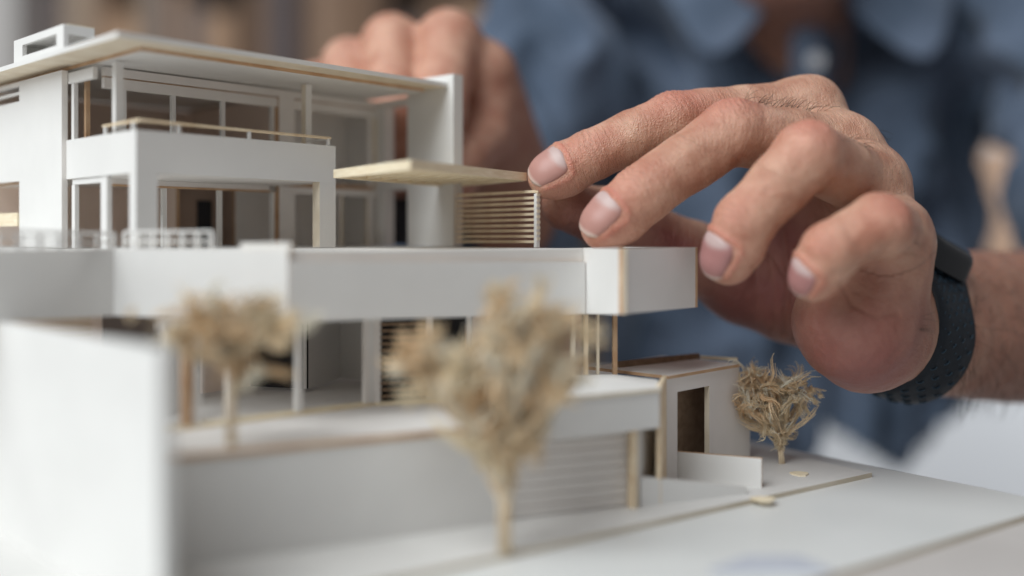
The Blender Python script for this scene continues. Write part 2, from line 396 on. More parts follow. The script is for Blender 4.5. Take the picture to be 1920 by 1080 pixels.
# under-terrace strip at the far left (slats in shade)
inner(-60, 318, 190, 322, GF, TB, 'interior')
for i in range(4):
    z = TB-2-1.6*i; MB().wall(pl(-20, 312), pl(170, 316), .8, z-.6, z, 0, 0).build('shade_slat', ['slat'], H)
# --- garage
q0, q1 = pl(940, 289), pl(1188, 305.5)
gar = MB().wall(q0, q1, 1.2, ZG, -57, 0, 0).build('garage_door', ['card_warm'], H)
qd = (q1-q0)/np.linalg.norm(q1-q0); qn = np.array([-qd[1], qd[0]])
for i in range(8):
    z = ZG+.4+i*3.05
    MB().wall(q0-qn*.5, q1-qn*.5, .55, z, z+2.75, 0, 0).build('plank', ['card_warm'], gar)
l0, l1 = pl(985, 280), pl(1237, 304)
lin = MB().wall(l0, l1, 3, -57.6, -46.6, 0, 1).build('garage_lintel', ['card', 'burnt'], H)
ld = (l1-l0)/np.linalg.norm(l1-l0); ln = np.array([-ld[1], ld[0]])
MB().prism([l0+ld*1-ln*.6, l1-ln*.6, pl(1232, 322), pl(1150, 334), pl(960, 330)], -46.58, -45.4, (0, 0, 1)).build('garage_roof', ['card', 'pale_edge'], H)
MB().wall(pl(1187, 300.5), pl(1195, 301.2), 3, ZG, -57.61, 0, 0).build('garage_post', ['slat'], H)
MB().wall(pl(1197.5, 303), pl(1237, 331), 1.2, ZG, -57.7, 0, 0).build('garage_side_wall', ['card'], H)
MB().wall(pl(1239, 306), pl(1250, 330), 1.4, ZG, -45.2, 0, 1).build('garage_side_wall', ['slat', 'slat'], H)
# --- annex
x0, x1 = pl(1250, 331.5), pl(1386, 364)
xd = (x1-x0)/np.linalg.norm(x1-x0); xn = np.array([-xd[1], xd[0]])
def xp(u): return gpt(u, x0, x1)
an = MB(); an.wall(x0, x1, 2, -51.6, -46.6, 0, 1); an.wall(x0, xp(1270), 2, ZG, -51.61, 0, 1); an.wall(xp(1330), x1+xd*7.5, 2, ZG, -51.61, 0, 1)
an.build('annex_wall', ['card_warm', 'pale_edge'], H)
MB().wall(pl(1246, 350), pl(1350, 372), 1, ZG, -46.7, 0, 0).build('inner_wall', ['ply'], H)
MB().prism([x0-xn*.8, x1-xn*.8+xd*.5, x1+xn*34, x0+xn*34], -46.58, -45.5, (0, 0, 1)).build('annex_roof', ['card_warm', 'burnt'], H)
MB().wall(pl(1160, 352), pl(1312, 378), 1.2, -45.6, -43.4, 0, 0).build('roof_upstand', ['ply'], H)
MB().wall(pl(1312.5, 377), pl(1382, 370), 1.0, -45.4, -44.2, 0, 0).build('roof_upstand', ['balsa'], H)
MB().wall(pl(1252, 338), pl(1428, 326), 1.6, ZG, -71.9, 0, 1).build('garden_wall', ['card', 'burnt'], H)
cw = MB(); c0, c1 = pl(1201, 303.5), pl(1400, 318)
cw.v = [(*c0, ZG), (*c1, ZG), (*(c1+np.array([0, 2])), ZG), (*(c0+np.array([0, 2])), ZG), (*c0, -72.6), (*c1, ZG+2.2), (*(c1+np.array([0, 2])), ZG+2.2), (*(c0+np.array([0, 2])), -72.6)]
cw.f = [list(f) for f in BF]; cw.m = [0]*6
cw.build('ramp_wall', ['card'], H)

# ------------------------------------------------------------------ loose canopy held by the hand
k0, k1, k2 = Q(625, 318, 338), Q(770, 299, 298), Q(988, 324, 357)
k3 = k0+k2-k1
cz = np.array([0, 0, 1.0])
def slabq(m, p, q, r, s, h, mi=0):
    k = len(m.v); m.v += [tuple(x-cz*h) for x in (p, q, r, s)]+[tuple(x) for x in (p, q, r, s)]
    for f in BF: m.f.append([k+j for j in f]); m.m.append(mi)
e1 = (k0-k1)/np.linalg.norm(k0-k1); e2 = (k2-k1)/np.linalg.norm(k2-k1)
L1, L2 = np.linalg.norm(k0-k1), np.linalg.norm(k2-k1)
CAN = empty('canopy_panel', tuple((k0+k2)/2-cz*3), 'pale balsa canopy panel with ribbed underside pinched between finger and thumb', 'canopy')
def cp(s, t): return k1+e1*s+e2*t
m = MB(); slabq(m, cp(.0, .0), cp(.0, L2), cp(L1, L2), cp(L1, 0), .9); m.build('panel', ['balsa'], CAN)
def rib(s0_, t0, s1_, t1, name='rib', h=2.9):
    m = MB(); slabq(m, cp(s0_, t0)-cz*.88, cp(s0_, t1)-cz*.88, cp(s1_, t1)-cz*.88, cp(s1_, t0)-cz*.88, h-.9); m.build(name, ['balsa'], CAN)
rib(.0, .0, 1.5, L2, 'edge_strip'); rib(L1-1.5, 0, L1, L2, 'edge_strip'); rib(1.51, 0, L1-1.51, 1.5, 'edge_strip', 3.0); rib(1.51, L2-1.5, L1-1.51, L2, 'edge_strip', 3.0)
for i in range(1, 8):
    t = L2*i/8; rib(1.52, t-.7, L1-1.52, t+.7, 'rib', 2.3)

# ------------------------------------------------------------------ distance-field bodies
def smin(a, b, k):
    h = np.maximum(k-np.abs(a-b), 0)/k
    return np.minimum(a, b)-h*h*k*.25
def cone(P, a, b, ra, rb):
    a = np.asarray(a, np.float32); b = np.asarray(b, np.float32); ba = b-a; pa = P-a
    h = np.clip((pa@ba)/float(ba@ba), 0, 1)
    return np.linalg.norm(pa-h[..., None]*ba, axis=-1)-(ra+(rb-ra)*h)
def ellip(P, c, r, R=None):
    p = P-np.asarray(c, np.float32)
    if R is not None: p = p@np.asarray(R, np.float32).T
    r = np.asarray(r, np.float32); k0_ = np.linalg.norm(p/r, axis=-1); k1_ = np.linalg.norm(p/(r*r), axis=-1)
    return k0_*(k0_-1)/np.maximum(k1_, 1e-6)
def grid(lo, hi, h):
    n = [int(math.ceil((hi[i]-lo[i])/h))+1 for i in range(3)]
    ax = [np.float32(lo[i])+np.arange(n[i], dtype=np.float32)*np.float32(h) for i in range(3)]
    return ax
def sub(ax, lo, hi):
    sl = []
    for i in range(3):
        a = max(int(np.searchsorted(ax[i], lo[i]))-1, 0); b = min(int(np.searchsorted(ax[i], hi[i]))+1, len(ax[i])); sl.append(slice(a, b))
    X = np.stack(np.meshgrid(ax[0][sl[0]], ax[1][sl[1]], ax[2][sl[2]], indexing='ij'), -1)
    return tuple(sl), X
def chain_field(X, ch, k):
    d = None
    for i in range(len(ch)-1):
        c = cone(X, ch[i][0], ch[i+1][0], ch[i][1], ch[i+1][1]); d = c if d is None else smin(d, c, k)
    return d
def surface_net(D, ax, h):
    s = D < 0
    n = D.shape
    c = [s[i:n[0]-1+i, j:n[1]-1+j, k:n[2]-1+k] for i in (0, 1) for j in (0, 1) for k in (0, 1)]
    cnt = sum(x.astype(np.int8) for x in c)
    act = np.argwhere((cnt > 0) & (cnt < 8))
    idx = -np.ones((n[0]-1, n[1]-1, n[2]-1), np.int32); idx[act[:, 0], act[:, 1], act[:, 2]] = np.arange(len(act))
    pos = np.zeros((len(act), 3)); w = np.zeros(len(act))
    corners = [(i, j, k) for i in (0, 1) for j in (0, 1) for k in (0, 1)]
    for a in range(8):
        for b in range(a+1, 8):
            ca, cb = np.array(corners[a]), np.array(corners[b])
            if np.abs(ca-cb).sum() != 1: continue
            ia = act+ca; ib = act+cb
            da = D[ia[:, 0], ia[:, 1], ia[:, 2]]; db = D[ib[:, 0], ib[:, 1], ib[:, 2]]
            m_ = (da < 0) != (db < 0)
            t = np.where(m_, da/np.where(m_, da-db, 1), 0)
            pos += np.where(m_[:, None], ca+(cb-ca)*t[:, None], 0); w += m_
    pos = pos/w[:, None]+act
    V = np.stack([ax[i][0]+pos[:, i]*h for i in range(3)], -1)
    faces = []
    for axis in range(3):
        o1, o2 = [(1, 2), (2, 0), (0, 1)][axis]
        sl0 = [slice(None)]*3; sl1 = [slice(None)]*3; sl0[axis] = slice(0, -1); sl1[axis] = slice(1, None)
        a, b = s[tuple(sl0)], s[tuple(sl1)]
        for sign, mask in ((1, a & ~b), (-1, ~a & b)):
            e = np.argwhere(mask)
            e = e[(e[:, o1] > 0) & (e[:, o2] > 0) & (e[:, o1] < n[o1]-1) & (e[:, o2] < n[o2]-1)]
            def q(d1, d2):
                t = e.copy(); t[:, o1] -= d1; t[:, o2] -= d2; return idx[t[:, 0], t[:, 1], t[:, 2]]
            f = np.stack([q(0, 0), q(1, 0), q(1, 1), q(0, 1)], -1)
            if sign < 0: f = f[:, ::-1]
            faces.append(f)
    Fc = np.concatenate(faces); Fc = Fc[(Fc >= 0).all(1)]
    return V, Fc
def vnormals(V, Fc):
    n = np.cross(V[Fc[:, 2]]-V[Fc[:, 0]], V[Fc[:, 3]]-V[Fc[:, 1]]); N = np.zeros_like(V)
    for i in range(4): np.add.at(N, Fc[:, i], n)
    return N/np.maximum(np.linalg.norm(N, axis=1), 1e-9)[:, None]
def relax(V, Fc, it, lam=.5):
    for _ in range(it):
        acc = np.zeros_like(V); w = np.zeros(len(V))
        for i in range(4):
            for j in (1, 3):
                np.add.at(acc, Fc[:, i], V[Fc[:, (i+j) % 4]]); np.add.at(w, Fc[:, i], 1)
        V = V+lam*(acc/np.maximum(w, 1)[:, None]-V)
    return V
def unit(v): v = np.asarray(v, float); return v/np.linalg.norm(v)

# ---- near hand (person's left), joints as (point, radius)
FING = {
 'index':  [(Q(1512, 212, 372), 12.8), (Q(1262, 224, 358), 10.2), (Q(1108, 291, 355), 9.2), (Q(1033, 331, 355), 8.2)],
 'middle': [(Q(1578, 285, 360), 13.0), (Q(1372, 247, 340), 11.2), (Q(1203, 364, 334), 10.1), (Q(1135, 424, 333), 8.4)],
 'ring':   [(Q(1632, 348, 354), 12.4), (Q(1513, 291, 322), 11.0), (Q(1396, 416, 318), 9.6), (Q(1362, 488, 321), 7.9)],
 'pinky':  [(Q(1674, 440, 342), 11.6), (Q(1647, 422, 310), 9.8), (Q(1556, 470, 306), 8.8), (Q(1523, 524, 310), 6.7)],
}
DORSAL = {'index': (-.25, -.80, .55), 'middle': (-.60, -.66, .45), 'ring': (-.86, -.52, .12), 'pinky': (-.88, -.48, .05)}
THUMB = [(Q(1560, 590, 392), 17), (Q(1395, 530, 400), 16.0), (Q(1200, 432, 388), 11.5), (Q(1062, 384, 372), 9.6)]
def dense(ch, f=.955):
    out = [ch[0]]
    for i in range(len(ch)-1):
        (a, ra), (b, rb) = ch[i], ch[i+1]
        g = f if i < len(ch)-2 else 1.0
        out += [((a+b)/2, (ra+rb)/2*g), (b, rb)]
    return out
WR1, WR2 = Q(1708, 566, 400), Q(1688, 634, 382)
EL1, EL2 = Q(2160, 578, 570), Q(2140, 672, 550)
PALM = [
 (FING['index'][0][0], 12.8, Q(1658, 548, 396), 15), (FING['middle'][0][0], 13.0, Q(1668, 568, 386), 15),
 (FING['ring'][0][0], 12.4, Q(1658, 592, 372), 15), (FING['pinky'][0][0], 11.6, Q(1640, 612, 358), 15),
 (Q(1655, 500, 337), 14.5, Q(1604, 612, 341), 17.6), (Q(1625, 520, 338), 13.5, Q(1600, 590, 338), 16.5), (Q(1660, 470, 340), 12, Q(1640, 560, 348), 16), (Q(1604, 612, 341), 17.6, Q(1636, 628, 358), 18.5), (Q(1575, 600, 352), 15, Q(1620, 640, 352), 16.5),
 (Q(1560, 560, 376), 14, Q(1650, 600, 378), 18),
 (Q(1500, 330, 388), 11, Q(1420, 500, 402), 14), (Q(1560, 400, 378), 12, Q(1480, 540, 396), 16), (Q(1430, 370, 396), 8, Q(1385, 500, 404), 12),
 (WR1, 20.5, EL1, 33), (WR2, 20.5, EL2, 32), (Q(1655, 548, 397), 15, WR1, 20.5), (Q(1636, 612, 360), 17, WR2, 20)]
def hand_mesh(h):
    lo = np.array([0, 262, -72.0]); hi = np.array([266, 505, 62.0])
    ax = grid(lo, hi, h)
    sl, X = sub(ax, lo, hi)
    Pm = np.full(X.shape[:3], 60, np.float32)
    for a, ra, b, rb in PALM:
        blo = np.minimum(a-ra, b-rb)-26; bhi = np.maximum(a+ra, b+rb)+26
        s2, X2 = sub(ax, blo, bhi)
        if 0 in X2.shape: continue
        Pm[s2] = smin(Pm[s2], cone(X2, a, b, ra, rb), 8)
    T = Pm.copy()
    s2, X2 = sub(ax, np.min([p for p, r in THUMB], 0)-34, np.max([p for p, r in THUMB], 0)+34)
    T[s2] = np.minimum(T[s2], smin(Pm[s2], chain_field(X2, dense(THUMB), 5), 9))
    for nme, ch in FING.items():
        pts = [p for p, r in ch]
        s2, X2 = sub(ax, np.min(pts, 0)-24, np.max(pts, 0)+24)
        f = chain_field(X2, dense(ch), 2)
        # soft pulp under the last joint
        dpip, dt = ch[2][0], ch[3][0]; dv = unit(DORSAL[nme]); dv = unit(dv-unit(dt-dpip)*np.dot(dv, unit(dt-dpip)))
        r3 = ch[3][1]
        f = smin(f, ellip(X2, (dpip*.3+dt*.7)-dv*1.6, (r3*1.0, r3*1.0, r3*1.0)), 5)
        T[s2] = np.minimum(T[s2], smin(Pm[s2], f, 7))
    V, Fc = surface_net(T, ax, h)
    V = relax(V, Fc, 5, .5)
    return V, Fc
def finger_sdf(nme, p):
    ch = FING[nme]; X = np.asarray(p, np.float32)
    f = chain_field(X, dense(ch), 2)
    dt, dpip = ch[3][0], ch[2][0]; dv = unit(DORSAL[nme]); dv = unit(dv-unit(dt-dpip)*np.dot(dv, unit(dt-dpip))); r3 = ch[3][1]
    return smin(f, ellip(X, (dpip*.3+dt*.7)-dv*1.6, (r3, r3, r3)), 5)
def palm_sdf(p):
    X = np.asarray(p, np.float32); d = None
    for a, ra, b, rb in PALM:
        c = cone(X, a, b, ra, rb); d = c if d is None else smin(d, c, 8)
    return d

V1, F1 = hand_mesh(.75)
N1 = vnormals(V1, F1)
red = np.zeros(len(V1)); crease = np.zeros(len(V1)); disp = np.zeros(len(V1))
def lump(p, r): return np.exp(-((V1-p)**2).sum(1)/(r*r))
rng = np.random.RandomState(3)
NAILL = {'index': 14.6, 'middle': 15.2, 'ring': 14.6, 'pinky': 11.0}; NAILA = {'index': 56, 'middle': 58, 'ring': 58, 'pinky': 56}
for nme, ch in FING.items():
    P0, P1, P2, P3 = [c[0] for c in ch]
    for j, (a, b, c_, rr) in enumerate(((P0, P1, P2, ch[1][1]), (P1, P2, P3, ch[2][1]))):
        axis = unit(unit(c_-b)+unit(b-a)); dv = np.asarray(DORSAL[nme], float)
        bend = unit(unit(a-b)+unit(c_-b)); dv = unit(-bend) if np.linalg.norm(unit(a-b)+unit(c_-b)) > .25 else unit(dv)
        rel = V1-b; s = rel@axis; side = rel@unit(np.cross(axis, dv)); dor = np.clip(N1@dv, 0, 1)
        near = np.exp(-(np.linalg.norm(rel-dv*rr, axis=1)/(rr*1.25))**2)
        red += near*dor*(.9 if j == 0 else .55)
        wave = .9*np.sin(side*.55+rng.rand()*6)+.5*np.sin(side*1.3+rng.rand()*6)
        for s_i, wd, dep in ((-4.6, .55, .20), (-2.6, .5, .30), (-.6, .55, .34), (1.5, .5, .28), (3.6, .5, .22), (5.6, .5, .14)) if j == 0 else ((-2.0, .5, .22), (0, .55, .30), (2.0, .5, .18)):
            g = np.exp(-((s-s_i-wave*(.6+.12*abs(s_i)))/wd)**2)*near*np.clip(dor*1.6-.25, 0, 1)
            disp -= g*dep*1.8; crease += g*.9
    red += lump(P3, ch[3][1]*1.3)*.6
# palm creases around the heel of the hand
for nme, ch in FING.items():      # nail folds
    d0, d1 = ch[2][0], ch[3][0]; axd = unit(d1-d0); L_d = np.linalg.norm(d1-d0)+ch[3][1]
    dv = np.asarray(DORSAL[nme], float); dv = unit(dv-axd*np.dot(dv, axd)); sv = np.cross(axd, dv)
    rel = V1-d0; s_ = rel@axd; an_ = np.degrees(np.arctan2(rel@sv, rel@dv)); rad_ = np.hypot(rel@sv, rel@dv)
    ok = (rad_ < ch[2][1]*1.25) & (s_ > 0) & (s_ < L_d+2)
    s0_ = L_d-NAILL[nme]-.6+(an_/NAILA[nme])**2*1.2
    base_f = np.exp(-((s_-s0_+.9)/.9)**2)*(np.abs(an_) < NAILA[nme]*1.1)
    side_f = np.exp(-((np.abs(an_)-NAILA[nme]*1.12)/8)**2)*(s_ > s0_-.5)*np.clip((L_d-1.5-s_)/3, 0, 1)
    disp += ok*np.maximum(base_f*.55, side_f*.5); red += ok*np.maximum(base_f, side_f)*.5
disp_n = np.array([noise.noise(Vector(v)*.09)*.6+noise.noise(Vector(v)*.24)*.22+noise.noise(Vector(v)*.7)*.06 for v in V1])
U1 = U0+V1[:, 0]/V1[:, 1]*F; W1 = V0-V1[:, 2]/V1[:, 1]*F
front = np.clip(-N1[:, 1]*2, 0, 1)
def skin_fold(pts, depth, wpx, tint=.5):
    global disp, crease
    P2 = np.stack([U1, W1], 1); best = np.full(len(V1), 1e9); pts = np.array(pts, float)
    for a, b in zip(pts[:-1], pts[1:]):
        ba = b-a; t = np.clip(((P2-a)@ba)/(ba@ba), 0, 1); best = np.minimum(best, np.linalg.norm(P2-a-t[:, None]*ba, axis=1))
    g = np.exp(-(best/wpx)**2)*front*(V1[:, 1] < 420)
    disp -= g*depth; crease += g*tint
skin_fold([(1575, 532), (1598, 572), (1640, 594), (1684, 588)], .55, 4, .8)
skin_fold([(1600, 545), (1640, 560), (1690, 556)], .2, 4, .3)
skin_fold([(1560, 516), (1615, 497), (1660, 474), (1674, 456)], .5, 5, .6)
skin_fold([(1466, 430), (1479, 520), (1470, 625)], 1.0, 6, .8)
skin_fold([(1492, 470), (1497, 545), (1486, 640)], .9, 5, .8)
skin_fold([(1443, 480), (1452, 560), (1447, 630)], .5, 5, .5)
skin_fold([(1415, 500), (1420, 560), (1412, 610)], .35, 5, .3)
skin_fold([(1540, 610), (1560, 660), (1556, 700)], .3, 7, .2)
skin_fold([(1700, 640), (1660, 690), (1610, 705)], .25, 5, .2)
skin_fold([(1546, 352), (1560, 338)], .5, 4, .8)
skin_fold([(1432, 336), (1442, 350), (1436, 362)], .3, 5, .2)
V1 = V1+N1*(disp+disp_n*.8)[:, None]
fco = V1*.5
bestd = np.full(len(V1), 1e9)
for fi, (nme, ch) in enumerate(list(FING.items())+[('thumb', THUMB)]):
    acc_s = 0.0
    for (pa_, ra_), (pb_, rb_) in zip(ch[:-1], ch[1:]):
        ax_ = unit(pb_-pa_); L_ = np.linalg.norm(pb_-pa_); rel = V1-pa_; s_ = rel@ax_; hh_ = np.clip(s_, 0 if acc_s else -6, L_+9)
        dist = np.linalg.norm(rel-hh_[:, None]*ax_, axis=1)-ra_
        upd = (dist < bestd) & (dist < 3.5)
        e_ = unit(np.cross(ax_, (0.1, -1, .1))); g_ = np.cross(ax_, e_)
        fco[upd] = np.stack([(acc_s+s_)*1.0, (rel@e_)*.22, (rel@g_)*.22+fi*40], 1)[upd]; bestd = np.where(upd, dist, bestd)
        acc_s += L_
palm_red_shade = np.zeros(len(V1))
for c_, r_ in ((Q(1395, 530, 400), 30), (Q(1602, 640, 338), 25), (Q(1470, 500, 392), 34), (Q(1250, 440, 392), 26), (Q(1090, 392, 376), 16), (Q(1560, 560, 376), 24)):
    palm_red_shade = np.maximum(palm_red_shade, np.exp(-((V1-c_)**2).sum(1)/(r_*r_)*.9))
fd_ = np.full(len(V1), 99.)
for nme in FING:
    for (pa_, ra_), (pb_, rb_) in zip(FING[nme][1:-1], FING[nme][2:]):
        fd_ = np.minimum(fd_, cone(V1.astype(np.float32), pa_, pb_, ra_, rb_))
palm_red_shade = np.clip(palm_red_shade*1.3, 0, 1)*np.clip((fd_-1)/5, 0, 1)*np.clip(1.1-N1[:, 2]*1.2, 0, 1)  # palm redness and painted shade, weaker on faces turned upwards
arm = np.clip((V1[:, 0]-165)/20, 0, 1)

# ---- far hand (person's right), gripping the back of the model
FH = {
 'a': [(Q(842, 78, 462), 14.5), (Q(822, 215, 428), 12.0), (Q(800, 300, 440), 10.5), (Q(790, 345, 455), 9)],
 'b': [(Q(735, 82, 466), 13.5), (Q(742, 205, 432), 11.5), (Q(738, 300, 442), 10), (Q(735, 345, 455), 8.6)],
 'c': [(Q(655, 122, 474), 12.5), (Q(668, 215, 446), 10.5), (Q(672, 300, 452), 9.4), (Q(672, 340, 462), 8.2)],
 'd': [(Q(600, 160, 486), 11), (Q(610, 235, 464), 9.2), (Q(618, 300, 468), 8.4), (Q(618, 335, 474), 7.4)],
 't': [(Q(925, 300, 500), 17), (Q(900, 260, 462), 14.5), (Q(868, 300, 438), 11.5), (Q(848, 350, 430), 9.5)],
}
FWR = Q(965, 395, 530)
def far_mesh(h):
    P_ = []
    for k in 'abcd': P_.append((FH[k][0][0], FH[k][0][1], FWR+np.array([-14+9*'abcd'.index(k)*-.6, 10, 6]), 20))
    P_.append((FH['a'][0][0]+np.array([14, 12, -14]), 18, FWR, 26)); P_.append((Q(905, 215, 470), 15, FWR, 26))
    P_.append((FWR, 27, np.array([-55., 620., -80.]), 40))
    lo = np.array([-130, 395, -130.]); hi = np.array([40, 660, 125.])
    ax = grid(lo, hi, h); sl, X = sub(ax, lo, hi)
    D = np.full(X.shape[:3], 80, np.float32)
    for a, ra, b, rb in P_:
        s2, X2 = sub(ax, np.minimum(a, b)-65, np.maximum(a, b)+65); D[s2] = smin(D[s2], cone(X2, a, b, ra, rb), 7)
    T = D.copy()
    for k, ch in FH.items():
        pts = [p for p, r in ch]; s2, X2 = sub(ax, np.min(pts, 0)-34, np.max(pts, 0)+34)
        T[s2] = np.minimum(T[s2], smin(D[s2], chain_field(X2, dense(ch), 2), 4))
    V, Fc = surface_net(T, ax, h); return relax(V, Fc, 2), Fc
V2, F2 = far_mesh(1.6)
# ---- head and neck
def head_mesh(h):
    lo = np.array([90, 600, 60.]); hi = np.array([340, 960, 460.])
    ax = grid(lo, hi, h); sl, X = sub(ax, lo, hi)
    hc = np.array([203, 770, 296.])
    d = ellip(X, hc, (76, 96, 104)); d = smin(d, ellip(X, hc+[0, -34, -72], (56, 56, 62)), 30)
    d = smin(d, ellip(X, hc+[0, -66, -108], (27, 22, 20)), 22)
    d = smin(d, cone(X, hc+[0, -98, -6], hc+[0, -112, -36], 8, 13), 9)           # nose
    d = smin(d, ellip(X, hc+[0, -88, -70], (24, 9, 9)), 10)                       # lips
    for s_ in (-1, 1):
        d = smin(d, ellip(X, hc+[s_*77, 12, -20], (8, 19, 31)), 6)                # ears
        d = np.maximum(d, -ellip(X, hc+[s_*31, -96, -2], (17, 14, 11)))           # eye sockets
        d = smin(d, ellip(X, hc+[s_*31, -78, -2], (13, 13, 13)), 3)
    d = smin(d, cone(X, hc+[4, 10, -90], np.array([222, 850, 120.]), 56, 62), 24)
    V, Fc = surface_net(d, ax, h); return relax(V, Fc, 1), Fc
V3, F3 = head_mesh(5.0)

def skin_material():
    m, nt, b = mat('skin'); L = nt.links.new
    at = nd(nt, 'ShaderNodeAttribute'); at.attribute_name = 'tone'
    sp = nd(nt, 'ShaderNodeSeparateColor'); L(at.outputs['Color'], sp.inputs[0])
    tc = nd(nt, 'ShaderNodeTexCoord')
    nz = nd(nt, 'ShaderNodeTexNoise'); nz.inputs['Scale'].default_value = 90; nz.inputs['Detail'].default_value = 6; L(tc.outputs['Object'], nz.inputs['Vector'])
    cr = nd(nt, 'ShaderNodeValToRGB'); cr.color_ramp.elements[0].position = .32; cr.color_ramp.elements[1].position = .70
    cr.color_ramp.elements[0].color = (.46, .215, .14, 1); cr.color_ramp.elements[1].color = (.68, .42, .30, 1); L(nz.outputs['Fac'], cr.inputs[0])
    def mix(fac, a, col, k=1.0):
        mx = nd(nt, 'ShaderNodeMix', data_type='RGBA'); mx.clamp_factor = True
        ml = nd(nt, 'ShaderNodeMath', operation='MULTIPLY'); ml.inputs[1].default_value = k; ml.use_clamp = True; L(fac, ml.inputs[0])
        L(ml.outputs[0], mx.inputs['Factor']); L(a, mx.inputs[6]); mx.inputs[7].default_value = (*col, 1); return mx.outputs[2]
    c = mix(sp.outputs[0], cr.outputs[0], (.58, .19, .14), .72)
    c = mix(sp.outputs[1], c, (.24, .075, .065), .97)  # reddish palm, darkened further so its shade sits in the skin colour
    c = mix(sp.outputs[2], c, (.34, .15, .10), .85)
    L(c, b.inputs['Base Color'])
    b.inputs['Roughness'].default_value = .42; b.inputs['Specular IOR Level'].default_value = .5
    b.inputs['Subsurface Weight'].default_value = .22; b.inputs['Subsurface Radius'].default_value = (1.0, .35, .18); b.inputs['Subsurface Scale'].default_value = .003
    v1 = nd(nt, 'ShaderNodeTexVoronoi'); v1.inputs['Scale'].default_value = 1150; v1.feature = 'DISTANCE_TO_EDGE'; L(tc.outputs['Object'], v1.inputs['Vector'])
    n3_ = nd(nt, 'ShaderNodeTexNoise'); n3_.inputs['Scale'].default_value = 420; n3_.inputs['Detail'].default_value = 6; L(tc.outputs['Object'], n3_.inputs['Vector'])
    fa_ = nd(nt, 'ShaderNodeAttribute'); fa_.attribute_name = 'fcoord'
    n4_ = nd(nt, 'ShaderNodeTexNoise'); n4_.inputs['Scale'].default_value = .75; n4_.inputs['Detail'].default_value = 5; n4_.inputs['Roughness'].default_value = .65; n4_.inputs['Distortion'].default_value = .4; L(fa_.outputs['Vector'], n4_.inputs['Vector'])
    m4_ = nd(nt, 'ShaderNodeMath', operation='MULTIPLY'); m4_.inputs[1].default_value = 1.9; L(n4_.outputs['Fac'], m4_.inputs[0])
    a0_ = nd(nt, 'ShaderNodeMath', operation='ADD'); L(n3_.outputs['Fac'], a0_.inputs[0]); L(m4_.outputs[0], a0_.inputs[1])
    ad = nd(nt, 'ShaderNodeMath', operation='ADD'); L(v1.outputs['Distance'], ad.inputs[0]); L(a0_.outputs[0], ad.inputs[1])
    bp = nd(nt, 'ShaderNodeBump'); bp.inputs['Strength'].default_value = .75; bp.inputs['Distance'].default_value = .0005
    L(ad.outputs[0], bp.inputs['Height']); L(bp.outputs[0], b.inputs['Normal'])
    return m
M['skin'] = skin_material()
nail_m, nt, b = mat('fingernail')
at = nd(nt, 'ShaderNodeAttribute'); at.attribute_name = 'tone'; nt.links.new(at.outputs['Color'], b.inputs['Base Color'])
b.inputs['Roughness'].default_value = .4; b.inputs['Specular IOR Level'].default_value = .4
M['nail'] = nail_m
M['hair'] = noisy('dark_hair', (.03, .02, .015), (.07, .05, .035), 50, .5)

PER = empty('person', (240, 880, -420), 'person in a blue denim shirt leaning over the model, left hand pinching a canopy', 'person')
def core_mesh(h):                # arms and shoulders inside the shirt, joining hands and neck
    lo = np.array([-140, 430, -140.]); hi = np.array([500, 940, 300.]); ax = grid(lo, hi, h); sl, X = sub(ax, lo, hi)
    A0 = (WR1+WR2)/2*.45+(EL1+EL2)/2*.55; A1 = (EL1+EL2)/2
    pts = [(A0, 25), (A1+np.array([14, 8, 0]), 20), (np.array([428., 862, 206]), 14), (np.array([222., 885, 150]), 36), (np.array([64., 862, 206]), 14), (np.array([-52., 642, -85]), 22), (FWR+np.array([-8, 25, -12]), 20)]
    d = chain_field(X, pts, 12); d = smin(d, cone(X, (222, 885, 150), (245, 915, -130), 36, 42), 20)
    return surface_net(d, ax, h)
V5, F5 = core_mesh(7.0)
n1, n2_, n3_ = len(V1), len(V2), len(V3)
VV = np.concatenate([V1, V2, V3, V5]); FF = np.concatenate([F1, F2+n1, F3+n1+n2_, F5+n1+n2_+n3_])
Fl = FF.tolist(); o5 = n1+n2_+n3_
for base_, Vp in ((0, V1), (n1, V2), (n1+n2_, V3)):      # stitch the arms and neck to the shoulders
    cen = {0: (WR1+WR2)/2*.45+(EL1+EL2)/2*.55, n1: FWR+np.array([-8, 25, -12]), n1+n2_: np.array([222., 870, 150])}[base_]
    i5 = int(np.argmin(((V5-cen)**2).sum(1))); ip = int(np.argmin(((Vp-V5[i5])**2).sum(1))); ff = F5[np.argwhere((F5 == i5).any(1))[0, 0]]
    Fl.append([o5+int(ff[0]), o5+int(ff[1]), base_+ip])
body = mesh_obj('body', VV, Fl, ['skin'], PER, smooth=True)
col = np.zeros((len(VV), 4), np.float32); col[:, 3] = 1
col[:n1, 0] = np.clip(red, 0, 1); col[:n1, 1] = palm_red_shade; col[:n1, 2] = np.clip(crease*.4+arm*.85, 0, 1)
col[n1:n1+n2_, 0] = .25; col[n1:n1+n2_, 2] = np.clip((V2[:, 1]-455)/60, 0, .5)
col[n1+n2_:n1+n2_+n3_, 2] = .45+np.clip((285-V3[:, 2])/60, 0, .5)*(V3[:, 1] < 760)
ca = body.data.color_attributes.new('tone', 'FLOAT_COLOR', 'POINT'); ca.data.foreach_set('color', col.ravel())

fc_all = np.zeros((len(VV), 3), np.float32); fc_all[:] = VV*.5; fc_all[:n1] = fco
fa = body.data.attributes.new('fcoord', 'FLOAT_VECTOR', 'POINT'); fa.data.foreach_set('vector', fc_all.ravel())
